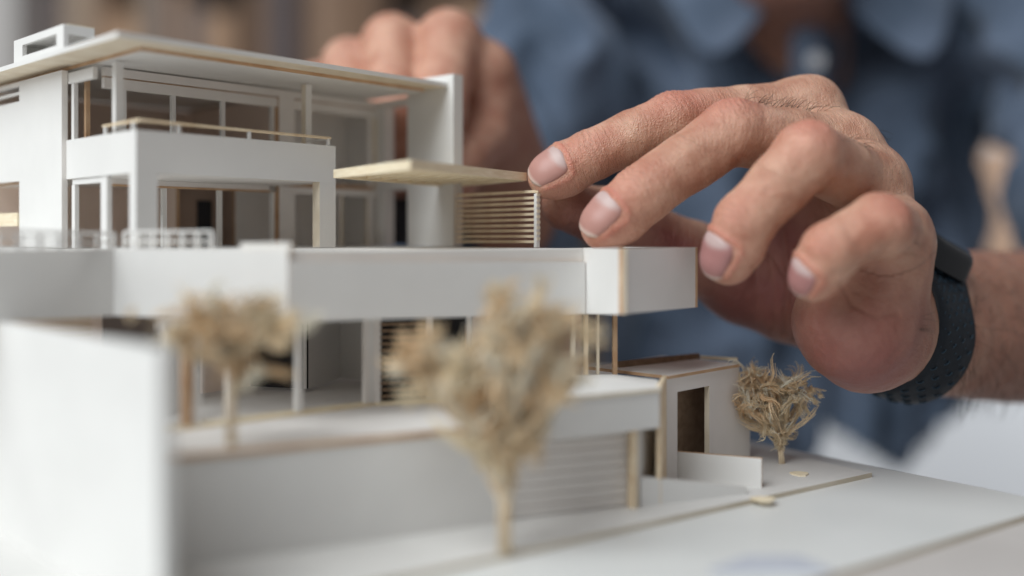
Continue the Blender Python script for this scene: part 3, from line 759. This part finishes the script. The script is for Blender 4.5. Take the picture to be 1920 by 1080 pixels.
# nails
for nme, ch in FING.items():
    d0, d1 = ch[2][0], ch[3][0]; r1_ = ch[3][1]; axd = unit(d1-d0); L_d = np.linalg.norm(d1-d0)+r1_
    dv = np.asarray(DORSAL[nme], float); dv = unit(dv-axd*np.dot(dv, axd)); sv = np.cross(axd, dv)
    ns_, nt_ = 15, 13
    Lq = NAILL[nme]; half = NAILA[nme]
    s_start = L_d-Lq-.6
    vs_, cs_ = [], []
    for i in range(ns_):
        s = s_start+Lq*1.02*i/(ns_-1); f = i/(ns_-1)
        for j in range(nt_):
            t = -1+2*j/(nt_-1)
            # rounded base and tip outline
            s_eff = s+(1-f)**3*1.6*(t*t)*1.0 - f**4*3.0*t*t
            ang = math.radians(half)*t*(1-.10*(1-f)**2)
            rc = min(s_eff, L_d-r1_*.75); base = d0+axd*rc
            dr = math.cos(ang)*dv+math.sin(ang)*sv
            tt = 3.0
            base2 = d0+axd*min(s_eff, L_d-1.2)
            # walk outwards until leaving the skin
            tt = 0.5
            for _ in range(60):
                dd_ = float(finger_sdf(nme, (base2+dr*tt)[None, None, :])[0, 0])
                if dd_ > -.02: break
                tt += max(-dd_*.8, .05)
            edge = max(abs(t)-.80, 0)/.2
            off = .30-.80*edge**1.5-(.60*(1-f)**8)
            p = base2+dr*(max(tt, 2.2)+off)
            vs_.append(p)
            lun = max(0, 1-((f-.02)/.30)**2-(t*1.15)**2*1.1); lun = min(1, lun*2.2)*.7
            tipw = min(1, max(0, (f-.90)/.04))
            pink = np.array([.46, .24, .205]) if nme in ('index', 'middle') else np.array([.38, .18, .17])
            c_ = pink*(1-lun)+np.array([.56, .46, .44])*lun; c_ = c_*(1-tipw)+np.array([.74, .60, .52])*tipw
            cs_.append((*c_, 1))
    fs_ = [[i*nt_+j, i*nt_+j+1, (i+1)*nt_+j+1, (i+1)*nt_+j] for i in range(ns_-1) for j in range(nt_-1)]
    o = mesh_obj('fingernail', vs_, fs_, ['nail'], body, smooth=True)
    at_ = o.data.color_attributes.new('tone', 'FLOAT_COLOR', 'POINT'); at_.data.foreach_set('color', np.array(cs_, np.float32).ravel())
    bm = bmesh.new(); bm.from_mesh(o.data); bmesh.ops.recalc_face_normals(bm, faces=bm.faces)
    bm.to_mesh(o.data); bm.free()
    sm = o.modifiers.new('thick', 'SOLIDIFY'); sm.thickness = .00045; sm.offset = 0

# fine hair on the back of the hand
hb = MB()
U1 = U0+V1[:, 0]/V1[:, 1]*F; W1 = V0-V1[:, 2]/V1[:, 1]*F
def hairs(uc, vc, ru, rv, n, ln, d, facing=-9):
    sel = np.where((np.abs(U1-uc) < ru) & (np.abs(W1-vc) < rv) & (N1[:, 1] < .45) & (N1[:, 1] > facing))[0]
    if len(sel) == 0: return
    for i in rng.choice(sel, n):
        p = V1[i]; nn_ = N1[i]; dir_ = unit(np.array(d)+rng.randn(3)*.35+nn_*.35); l = ln*rng.uniform(.6, 1.2)
        pts = [p-nn_*.2+dir_*l*t+nn_*(.5*math.sin(t*2.6))*l*.25+np.array([0, 0, -.12])*l*t*t for t in (0, .33, .66, 1)]
        hb.tube(pts, [.075, .07, .055, .03], 3, cap=False)
hairs(1470, 195, 75, 26, 55, 6.0, (.75, -.1, .2), -.4)
hairs(1610, 275, 45, 55, 45, 5.5, (.5, -.1, -.6), -.5)
hairs(1712, 470, 22, 60, 40, 6.0, (.7, -.1, -.3), -.6)
hairs(1700, 570, 30, 50, 22, 5.0, (.7, -.2, -.2), -.6)
hairs(1860, 610, 75, 150, 420, 9.0, (-.6, -.2, -.5))
tag(hb.build('arm_hair', ['hair'], body), kind='stuff')
hh = MB()
# hair of the head: a cap of short locks
HC = np.array([203, 770, 296.])
for i in range(700):
    th = rng.uniform(0, 2*math.pi); ph = math.acos(rng.uniform(-.1, 1)); dr = np.array([math.sin(ph)*math.cos(th), math.sin(ph)*math.sin(th), math.cos(ph)])
    if dr[1] < -.45 and dr[2] < .72: continue
    p = HC+dr*np.array([75, 95, 103]); q = unit(dr+np.array([0, .5, -.2])+rng.randn(3)*.2)
    hh.tube([p, p+q*10+dr*5, p+q*22+dr*4], [5, 4, 1], 4, cap=False)
tag(hh.build('head_hair', ['hair'], body, smooth=True), kind='stuff')

# ------------------------------------------------------------------ shirt
def shirt_mesh(h):
    lo = np.array([-140, 470, -330.]); hi = np.array([560, 1040, 330.])
    ax = grid(lo, hi, h); sl, X = sub(ax, lo, hi)
    def torso(c0, c1, w0, w1, dep):
        a = np.array(c0, np.float32); b_ = np.array(c1, np.float32)
        t = np.clip((X[..., 2]-a[2])/(b_[2]-a[2]), 0, 1)
        cx = a[0]+(b_[0]-a[0])*t; cy = a[1]+(b_[1]-a[1])*t; w = w0+(w1-w0)*t
        k = np.sqrt(((X[..., 0]-cx)/w)**2+((X[..., 1]-cy)/dep)**2)
        d = (k-1)*np.minimum(w, dep)
        return np.maximum(d, np.maximum(a[2]-X[..., 2], X[..., 2]-b_[2]))
    d = torso((250, 905, -320), (242, 860, 215), 148, 178, 106)
    d = smin(d, cone(X, (75, 858, 222), (410, 858, 222), 62, 62), 40)
    d = smin(d, cone(X, (222, 850, 200), (222, 850, 265), 95, 72), 30)
    d = np.maximum(d, -cone(X, (212, 800, 330), (222, 800, 225), 80, 58))
    d = smin(d, smin(cone(X, (62, 850, 215), (-52, 640, -85), 60, 50), cone(X, (-52, 640, -85), (-4, 542, -2), 50, 37), 20), 26)
    d = smin(d, smin(cone(X, (425, 850, 215), (395, 560, -35), 62, 54), cone(X, (395, 560, -35), (352, 520, -42), 54, 50), 20), 26)
    V, Fc = surface_net(d, ax, h); return relax(V, Fc, 1), Fc
V4, F4 = shirt_mesh(5.5)
N4 = vnormals(V4, F4)
def fold(v):
    p = Vector((v[0]*.010+.004*v[2], v[1]*.008, v[2]*.0045-.005*v[0]))
    a = noise.noise(p*1.3+Vector((3, 1, 7)))*28
    r = 1-abs(noise.noise(p*2.1+Vector((9, 4, 2))))*2
    g = 0
    if v[1] < 850:
        u_ = U0+v[0]/v[1]*F; w_ = V0-v[2]/v[1]*F
        for (ua, va), (ub, vb), wd, dp in (((1150, -40), (1250, 130), 42, 44), ((1720, -60), (1570, 240), 48, 46), ((1480, 20), (1500, 120), 40, 24), ((1830, 160), (1760, 420), 45, 20), ((1500, 640), (1520, 900), 40, 40), ((1330, 600), (1450, 700), 40, 22)):
            ba = np.array([ub-ua, vb-va]); pa = np.array([u_-ua, w_-va]); t = min(1, max(0, pa@ba/(ba@ba))); d_ = np.linalg.norm(pa-t*ba)
            g -= dp*math.exp(-(d_/wd)**2)
    return a+max(r, 0)**2*22-10+g
V4 = V4+N4*np.array([fold(v) for v in V4])[:, None]
# hem: cut along a scooped line with a pointed tail in front
def hem(x, y):
    u = U0+x/y*F
    pts = [(-9e3, 900), (1080, 900), (1240, 900), (1530, 900), (1540, 800), (1690, 892), (1815, 762), (1900, 700), (9e3, 700)]
    return V0-np.interp(u, [p[0] for p in pts], [p[1] for p in pts])
xs = V4[:, 0]; hz = hem(xs, V4[:, 1])/F*V4[:, 1]
keep = (V4[:, 2] > hz) | (xs < 55) | (V4[:, 1] < 690)
F4 = F4[keep[F4].all(1)]
used = np.unique(F4); rm = -np.ones(len(V4), int); rm[used] = np.arange(len(used)); V4 = V4[used]; F4 = rm[F4]
def denim():
    m, nt, b = mat('blue_denim'); L = nt.links.new
    tc = nd(nt, 'ShaderNodeTexCoord'); nz = nd(nt, 'ShaderNodeTexNoise'); nz.inputs['Scale'].default_value = 14; nz.inputs['Detail'].default_value = 5
    cr = nd(nt, 'ShaderNodeValToRGB'); cr.color_ramp.elements[0].position = .3; cr.color_ramp.elements[1].position = .72
    cr.color_ramp.elements[0].color = (.050, .074, .112, 1); cr.color_ramp.elements[1].color = (.165, .208, .29, 1)
    L(tc.outputs['Object'], nz.inputs['Vector']); L(nz.outputs['Fac'], cr.inputs[0]); L(cr.outputs[0], b.inputs['Base Color'])
    b.inputs['Roughness'].default_value = .85; b.inputs['Sheen Weight'].default_value = .15; b.inputs['Specular IOR Level'].default_value = .15
    return m
M['denim'] = denim()
shirt = mesh_obj('shirt', V4, F4, ['denim'], PER, smooth=True)
# collar wings, placket, buttons, pockets
def sheetq(name, rows, parent, mt='denim', th=.003):
    n = len(rows[0]); v = [np.array(p, float) for r in rows for p in r]
    f = [[i*n+j, i*n+j+1, (i+1)*n+j+1, (i+1)*n+j] for i in range(len(rows)-1) for j in range(n-1)]
    o = mesh_obj(name, v, f, [mt], parent, smooth=True)
    so = o.modifiers.new('thick', 'SOLIDIFY'); so.thickness = th; so.offset = 0
    su = o.modifiers.new('soft', 'SUBSURF'); su.levels = 1; su.render_levels = 2
    return o
sheetq('collar', [[(140, 800, 250), (165, 752, 225), (200, 735, 190)], [(118, 780, 228), (140, 730, 196), (178, 716, 150)], [(105, 765, 205), (120, 725, 160), (140, 712, 118)]], shirt)
sheetq('collar', [[(300, 800, 250), (272, 752, 225), (226, 735, 188)], [(322, 780, 228), (300, 730, 196), (254, 716, 150)], [(338, 765, 205), (322, 722, 160), (300, 708, 112)]], shirt)
pk = [[(205, 742-0, 175), (228, 741, 175)]]
for z in (120, 60, 0, -60, -120, -180): pk.append([(207+(z-120)*-.04, 738+(120-z)*.16, z), (236+(z-120)*-.04, 738+(120-z)*.16, z)])
sheetq('placket', pk, shirt)
M['button'] = noisy('pale_button', (.5, .5, .52), (.6, .6, .62), 50, .4)
for z in (130, 60, -10):
    c_ = np.array([222, 732+(120-z)*.16, z]); MB().tube([c_, c_+np.array([0, -3.5, 0])], 6, 10).build('button', ['button'], shirt)

# ------------------------------------------------------------------ wristband
WAX = unit((.84, .40, -.37)); WC = Q(1684, 592, 389)
wu = unit(np.array([0, 0, 1.])-WAX*np.dot((0, 0, 1.), WAX)); wv = np.cross(WAX, wu)
def wr_r(ang, off):
    base = WC+WAX*off; dr = math.cos(ang)*wu+math.sin(ang)*wv; t = 5.
    for _ in range(60):
        d_ = float(palm_sdf((base+dr*t)[None, None, :])[0, 0])
        if d_ > -.05: break
        t += max(-d_*.7, .1)
    return base, dr, t
NA = 64; offs = [-12, -11.4, -5.5, 0, 5.5, 11.4, 12]
R = np.zeros((NA, len(offs)))
for i in range(NA):
    for j, of in enumerate(offs): R[i, j] = min(wr_r(2*math.pi*i/NA, of)[2], 44)
for _ in range(4): R = .5*R+.25*(np.roll(R, 1, 0)+np.roll(R, -1, 0))
Rm = R.mean(1, keepdims=True); R = Rm+(R-Rm)*.55
bv, bf = [], []
for i in range(NA):
    ang = 2*math.pi*i/NA; dr = math.cos(ang)*wu+math.sin(ang)*wv
    for j, of in enumerate(offs):
        h_ = .5 if j in (0, len(offs)-1) else 2.3
        bv.append(WC+WAX*of+dr*(R[i, j]+h_))
no = len(offs)
for i in range(NA):
    for j in range(no-1): a = i*no+j; b_ = ((i+1) % NA)*no+j; bf.append([a, b_, b_+1, a+1])
WATCH = empty('wristwatch', tuple(WC-np.array([0, 0, 30])), 'black fitness wristwatch with perforated rubber strap on the near wrist', 'watch')
M['rubber'] = noisy('black_rubber', (.008, .012, .018), (.014, .02, .028), 300, .5, bump=.2, bscale=1500)
M['rubber2'] = noisy('blue_rubber', (.02, .045, .07), (.03, .06, .09), 300, .5)
M['gloss'] = noisy('black_gloss', (.006, .007, .009), (.01, .011, .013), 50, .12, spec=.6)
M['screen'] = noisy('watch_glass', (.02, .03, .045), (.03, .04, .06), 50, .22, spec=.8)
strap = mesh_obj('strap', bv, bf, ['rubber'], WATCH, smooth=True)
# strap perforations: small raised rings
for i in range(NA):
    ang = 2*math.pi*i/NA
    for j, of in enumerate((-7.2, -2.4, 2.4, 7.2)):
        if (i+j) % 2: continue
        an_ = (math.degrees(ang)+360) % 360
        dr = math.cos(ang)*wu+math.sin(ang)*wv
        if dr[1] > .35 or an_ < 26 or an_ > 334: continue
        rr_ = np.interp(of, offs, R[i])+2.35; c_ = WC+WAX*of+dr*rr_; tg = np.cross(WAX, dr)
        ring = [c_+1.55*(math.cos(t)*WAX+math.sin(t)*tg) for t in np.linspace(-.3, 3.6, 8)]
        MB().tube(ring, .28, 4).build('strap_perforation', ['rubber2'], strap)
# pod
pa = math.radians(8); dr = math.cos(pa)*wu+math.sin(pa)*wv; tg = unit(np.cross(dr, WAX))
r0_ = R[1, 3]
def podv(x, y, z): return WC+WAX*x+tg*y+dr*(r0_+z)
pv, pf = [], []
NR = 28
for z, sc2 in ((-3, 1.0), (4.2, 1.0), (6.2, .96), (7.2, .86)):
    for i in range(NR):
        t = 2*math.pi*i/NR; ct, st = math.cos(t), math.sin(t)
        x = math.copysign(abs(ct)**.35, ct)*11.8*sc2; y = math.copysign(abs(st)**.35, st)*16.5*sc2
        pv.append(podv(x, y, z-(y*y)*.018))
for k in range(3):
    for i in range(NR): a = k*NR+i; b_ = k*NR+(i+1) % NR; pf.append([a, b_, b_+NR, a+NR])
pf.append([3*NR+i for i in range(NR)])
pod = mesh_obj('watch_case', pv, pf, ['gloss'], WATCH, smooth=True)
sv2 = [podv(x, y, 7.35-(y*y)*.018) for x, y in [(math.copysign(abs(math.cos(t))**.35, math.cos(t))*9.6, math.copysign(abs(math.sin(t))**.35, math.sin(t))*13.6) for t in np.linspace(0, 2*math.pi, 24, endpoint=False)]]
sc3 = mesh_obj('watch_screen', sv2+[podv(0, 0, 7.5)], [[i, (i+1) % 24, 24] for i in range(24)], ['screen'], pod)

# ------------------------------------------------------------------ little trees of curled wood fibre
def fibre_mat():
    m, nt, b = mat('wood_fibre'); at = nd(nt, 'ShaderNodeAttribute'); at.attribute_name = 'tone'
    nt.links.new(at.outputs['Color'], b.inputs['Base Color']); b.inputs['Roughness'].default_value = .75; b.inputs['Specular IOR Level'].default_value = .2
    tr_ = nd(nt, 'ShaderNodeBsdfTranslucent'); nt.links.new(at.outputs['Color'], tr_.inputs[0]); mx = nd(nt, 'ShaderNodeMixShader'); mx.inputs[0].default_value = .45
    nt.links.new(b.outputs[0], mx.inputs[1]); nt.links.new(tr_.outputs[0], mx.inputs[2]); nt.links.new(mx.outputs[0], nt.nodes['Material Output'].inputs['Surface'])
    return m
M['fibre'] = fibre_mat()
def tree(base, lobes, trunk_top, n, r, label, seed, trunk_r=1.2, curl=1.0):
    rg = np.random.RandomState(seed); base = np.asarray(base, float); tt = np.asarray(trunk_top, float)
    T = empty('model_tree', tuple(base), label, 'model tree', 'wood fibre trees around the model')
    tm = MB()
    for i in range(9):
        o = rg.randn(3)*trunk_r*.45; o[2] = 0; o2 = rg.randn(3)*trunk_r*1.5
        mid = (base+tt)/2+rg.randn(3)*trunk_r*.35
        tm.tube([base+o-np.array([0, 0, .1]), mid+o*.8, tt+o2], [trunk_r*.42, trunk_r*.4, trunk_r*.3], 5)
    tk = tm.build('trunk', ['slat'], T, smooth=True)
    cm = MB(); cols = []
    wts = np.array([l[2] for l in lobes], float); wts /= wts.sum()
    tint = [rg.uniform(0, 1) for _ in lobes]
    for i in range(n):
        li = rg.choice(len(lobes), p=wts); l = lobes[li]; c, rad = np.asarray(l[0], float), np.asarray(l[1], float)
        inner_ = rg.rand() < .14
        p = (tt+rg.randn(3)*trunk_r) if inner_ else c+unit(rg.randn(3))*rad*rg.uniform(.0, .8)
        tgt = c+unit(rg.randn(3))*rad*rg.uniform(.5, 1.0)
        npt = 13
        L_ = np.linalg.norm(tgt-p) if inner_ else np.mean(rad)*rg.uniform(.9, 2.1)
        d = unit(tgt-p); ax_ = unit(rg.randn(3)); pts = []; step = L_/npt
        turn = rg.normal(.24, .16)*curl*(.5 if inner_ else 1.0)
        for j in range(npt):
            pts.append(p.copy())
            d = unit(d*math.cos(turn)+np.cross(ax_, d)*math.sin(turn)+ax_*.05+rg.randn(3)*.10)
            if inner_: d = unit(d*.7+unit(tgt-p)*.3)
            else:
                q = (p-c)/rad
                if q@q > 2.2: d = unit(d-unit(q*rad)*.35)
            if rg.rand() < .10: ax_ = unit(rg.randn(3))
            p = p+d*step
        w_ = np.clip(tint[li]*.6+rg.rand()*.45-.2, 0, 1); c0 = np.array([1.0, .91, .72])*(1-w_)+np.array([.92, .70, .44])*w_
        if rg.rand() < .2: c0 = np.array([.95, .91, .80])
        nb = rg.randint(5, 11)
        for q in range(nb):                       # a lock is a bundle of near-parallel fibres
            o = rg.randn(3)*r*1.7; fan = rg.randn(3)*r*2.4; rr = r*rg.uniform(.35, .8); k = len(cm.v)
            j0 = rg.randint(0, 4); j1 = npt-rg.randint(0, 4)
            cm.tube([pts[j]+o+fan*(j/npt)**2+rg.randn(3)*r*.25 for j in range(j0, j1)], [rr*(1.0 if j < j1-2 else .6) for j in range(j0, j1)], 3, cap=False)
            cols += [(*(c0*rg.uniform(.88, 1.06)), 1)]*(len(cm.v)-k)
    cr_ = cm.build('crown', ['fibre'], T, smooth=True)
    at_ = cr_.data.color_attributes.new('tone', 'FLOAT_COLOR', 'POINT'); at_.data.foreach_set('color', np.array(cols, np.float32).ravel())
    return T
def lobe(u, v, Y, ru, rv, w): k = Y/F; return (Q(u, v, Y), (ru*k, (ru+rv)*.42*k, rv*k), w)
Yt = 361.5
tree((*pl(1465, Yt), ZG), [lobe(1430, 730, Yt, 52, 42, 3), lobe(1400, 760, Yt, 38, 48, 2), lobe(1480, 730, Yt, 42, 36, 2.4), lobe(1450, 790, Yt, 45, 38, 2.5), lobe(1420, 700, Yt, 30, 24, 1.2), lobe(1515, 740, Yt, 26, 24, .7), lobe(1535, 738, Yt, 16, 9, .15), lobe(1465, 825, Yt, 16, 26, .8)],
     Q(1464, 816, Yt), 240, .30, 'small curly wood-fibre tree standing beside the low garden wall', 11, 1.1)
Yt = 259
tree((*pl(945, Yt), ZG), [lobe(785, 668, Yt, 54, 36, 1.3), lobe(850, 708, Yt, 78, 48, 2.2), lobe(955, 630, Yt, 66, 74, 3.2), lobe(942, 560, Yt, 34, 36, .8), lobe(1030, 612, Yt, 52, 46, 1.3), lobe(1040, 700, Yt, 46, 66, 1.6), lobe(930, 755, Yt, 72, 62, 3.2), lobe(925, 835, Yt, 42, 48, 1.7), lobe(1105, 630, Yt, 40, 26, .4), lobe(985, 815, Yt, 40, 55, 1.3), lobe(948, 880, Yt, 22, 34, .5)],
     Q(945, 880, Yt), 460, .52, 'large bushy wood-fibre tree standing in front of the garage door', 12, 1.25)
Yt = 256.5
tree((*pl(433, Yt), -53.2), [lobe(425, 612, Yt, 92, 55, 4), lobe(500, 610, Yt, 58, 50, 1.4), lobe(355, 622, Yt, 45, 32, 1.2), lobe(470, 680, Yt, 70, 34, .7), lobe(412, 500, Yt, 10, 70, .16), lobe(262, 585, Yt, 20, 22, .2)],
     Q(432, 672, Yt), 120, .48, 'spreading wood-fibre tree growing from the patio edge behind the tall wall', 13, 1.3)

# small loose things, and a flat blue-grey patch put in for a reflection
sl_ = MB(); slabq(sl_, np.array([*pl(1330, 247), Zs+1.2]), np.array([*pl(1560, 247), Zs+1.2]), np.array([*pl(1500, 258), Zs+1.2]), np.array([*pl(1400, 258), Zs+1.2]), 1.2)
tag(sl_.build('reflection_patch', ['bluereflection']), 'flat blue-grey patch standing in for a shadow reflection on the pale sheet', 'reflection patch')
for u, v, ru in ((1500, 890, 16), (1432, 938, 22)):
    Y = -ZG*F/(v-V0); c_ = pl(u, Y); g = MB(); g.prism([c_+np.array([math.cos(t)*ru*Y/F*(1+.3*math.sin(3*t)), math.sin(t)*3.2]) for t in np.linspace(0, 6.28, 10, endpoint=False)], ZG, ZG+.5)
    tag(g.build('wood_chip', ['balsa']), 'thin pale wood chip on the board beside the small tree' if u > 1450 else 'pale wood chip at the front edge of the board by the low wall', 'wood chip')

# ------------------------------------------------------------------ background
M['wall'] = noisy('plaster_wall', (.55, .55, .56), (.62, .62, .63), 3, .9)
M['shelfwood'] = noisy('shelf_wood', (.10, .075, .06), (.15, .11, .09), 10, .7)
wl = MB().prism([(-1900, 2400), (2200, 2400), (2200, 2440), (-1900, 2440)], -900, 1500).build('back_wall', ['wall']); tag(wl, kind='structure')
SH = empty('bookshelf', (-350, 2250, -900), 'dark wooden bookshelf in the blurred background behind the model', 'bookshelf')
def bx(name, x0, x1, y0, y1, z0, z1, mt, parent=None):
    m = MB(); m.prism([(x0, y0), (x1, y0), (x1, y1), (x0, y1)], z0, z1); return m.build(name, [mt], parent)
bx('back_panel', -1025, 420, 2370, 2398, -898, 900, 'shelfwood', SH)
bx('upright', -1110, -1026, 2060, 2398, -898, 900, 'card_warm', SH); bx('upright', 421, 450, 2080, 2398, -898, 900, 'shelfwood', SH)
for z in (-300, 140, 640): bx('shelf_board', -1025, 420, 2090, 2369, z, z+26, 'shelfwood', SH)
bx('back_panel', -1025, 420, 2085, 2089, -898, -301, 'wall', SH)
x = -1020; bi = 0
cols = [((.15, .09, .06), 'dark brown'), ((.32, .20, .13), 'brown'), ((.62, .40, .26), 'tan'), ((.16, .13, .13), 'charcoal'), ((.44, .29, .20), 'kraft brown'), ((.24, .20, .19), 'grey'), ((.58, .44, .33), 'beige')]
for i, (c_, nm) in enumerate(cols): M['book%d' % i] = noisy('cover_%d' % i, tuple(x_*.85 for x_ in c_), c_, 8, .7)
row = []
while x < 400:
    w = rng.uniform(28, 70); hgt = rng.uniform(300, 420); k = rng.randint(len(cols))
    while row and row[-1][1] == k: k = rng.randint(len(cols))
    row.append((bx('binder', x, x+w-2, 2110+rng.uniform(0, 30), 2340, 166, 166+hgt, 'book%d' % k), k, w)); x += w
hs_ = [o.dimensions.z*1000 for o, k, w in row]
for i, (o, k, w) in enumerate(row):
    lf_ = cols[row[i-1][1]][1] if i else 'pale upright'; rt_ = cols[row[i+1][1]][1] if i+1 < len(row) else 'shelf end'
    tag(o, ('wide ' if w > 52 else 'slim ' if w < 38 else '')+cols[k][1]+' binder on the background shelf, %s, between ' % ('tall' if hs_[i] > max(hs_[max(i-1, 0)], hs_[min(i+1, len(row)-1)])-1 else 'shorter' if hs_[i] <= min(hs_[max(i-1, 0)], hs_[min(i+1, len(row)-1)]) else 'mid-height')+lf_+' and '+rt_, 'binder', 'binders on the shelf')
M['cabinet'] = noisy('pale_cabinet', (.66, .67, .69), (.72, .73, .75), 3, .6)
cab = bx('low_cabinet', 455, 1700, 2000, 2390, -900, -190, 'cabinet'); tag(cab, 'pale grey cabinet in the blurred background behind the person', 'cabinet')
tb = bx('cardboard_box', 945, 1090, 2060, 2300, -189.9, 190, 'book4'); tag(tb, 'brown cardboard box on the pale cabinet beside the person', 'box')
for o in C.objects:
    if o.type == 'MESH' and not o.data.materials: o.data.materials.append(M['card'])
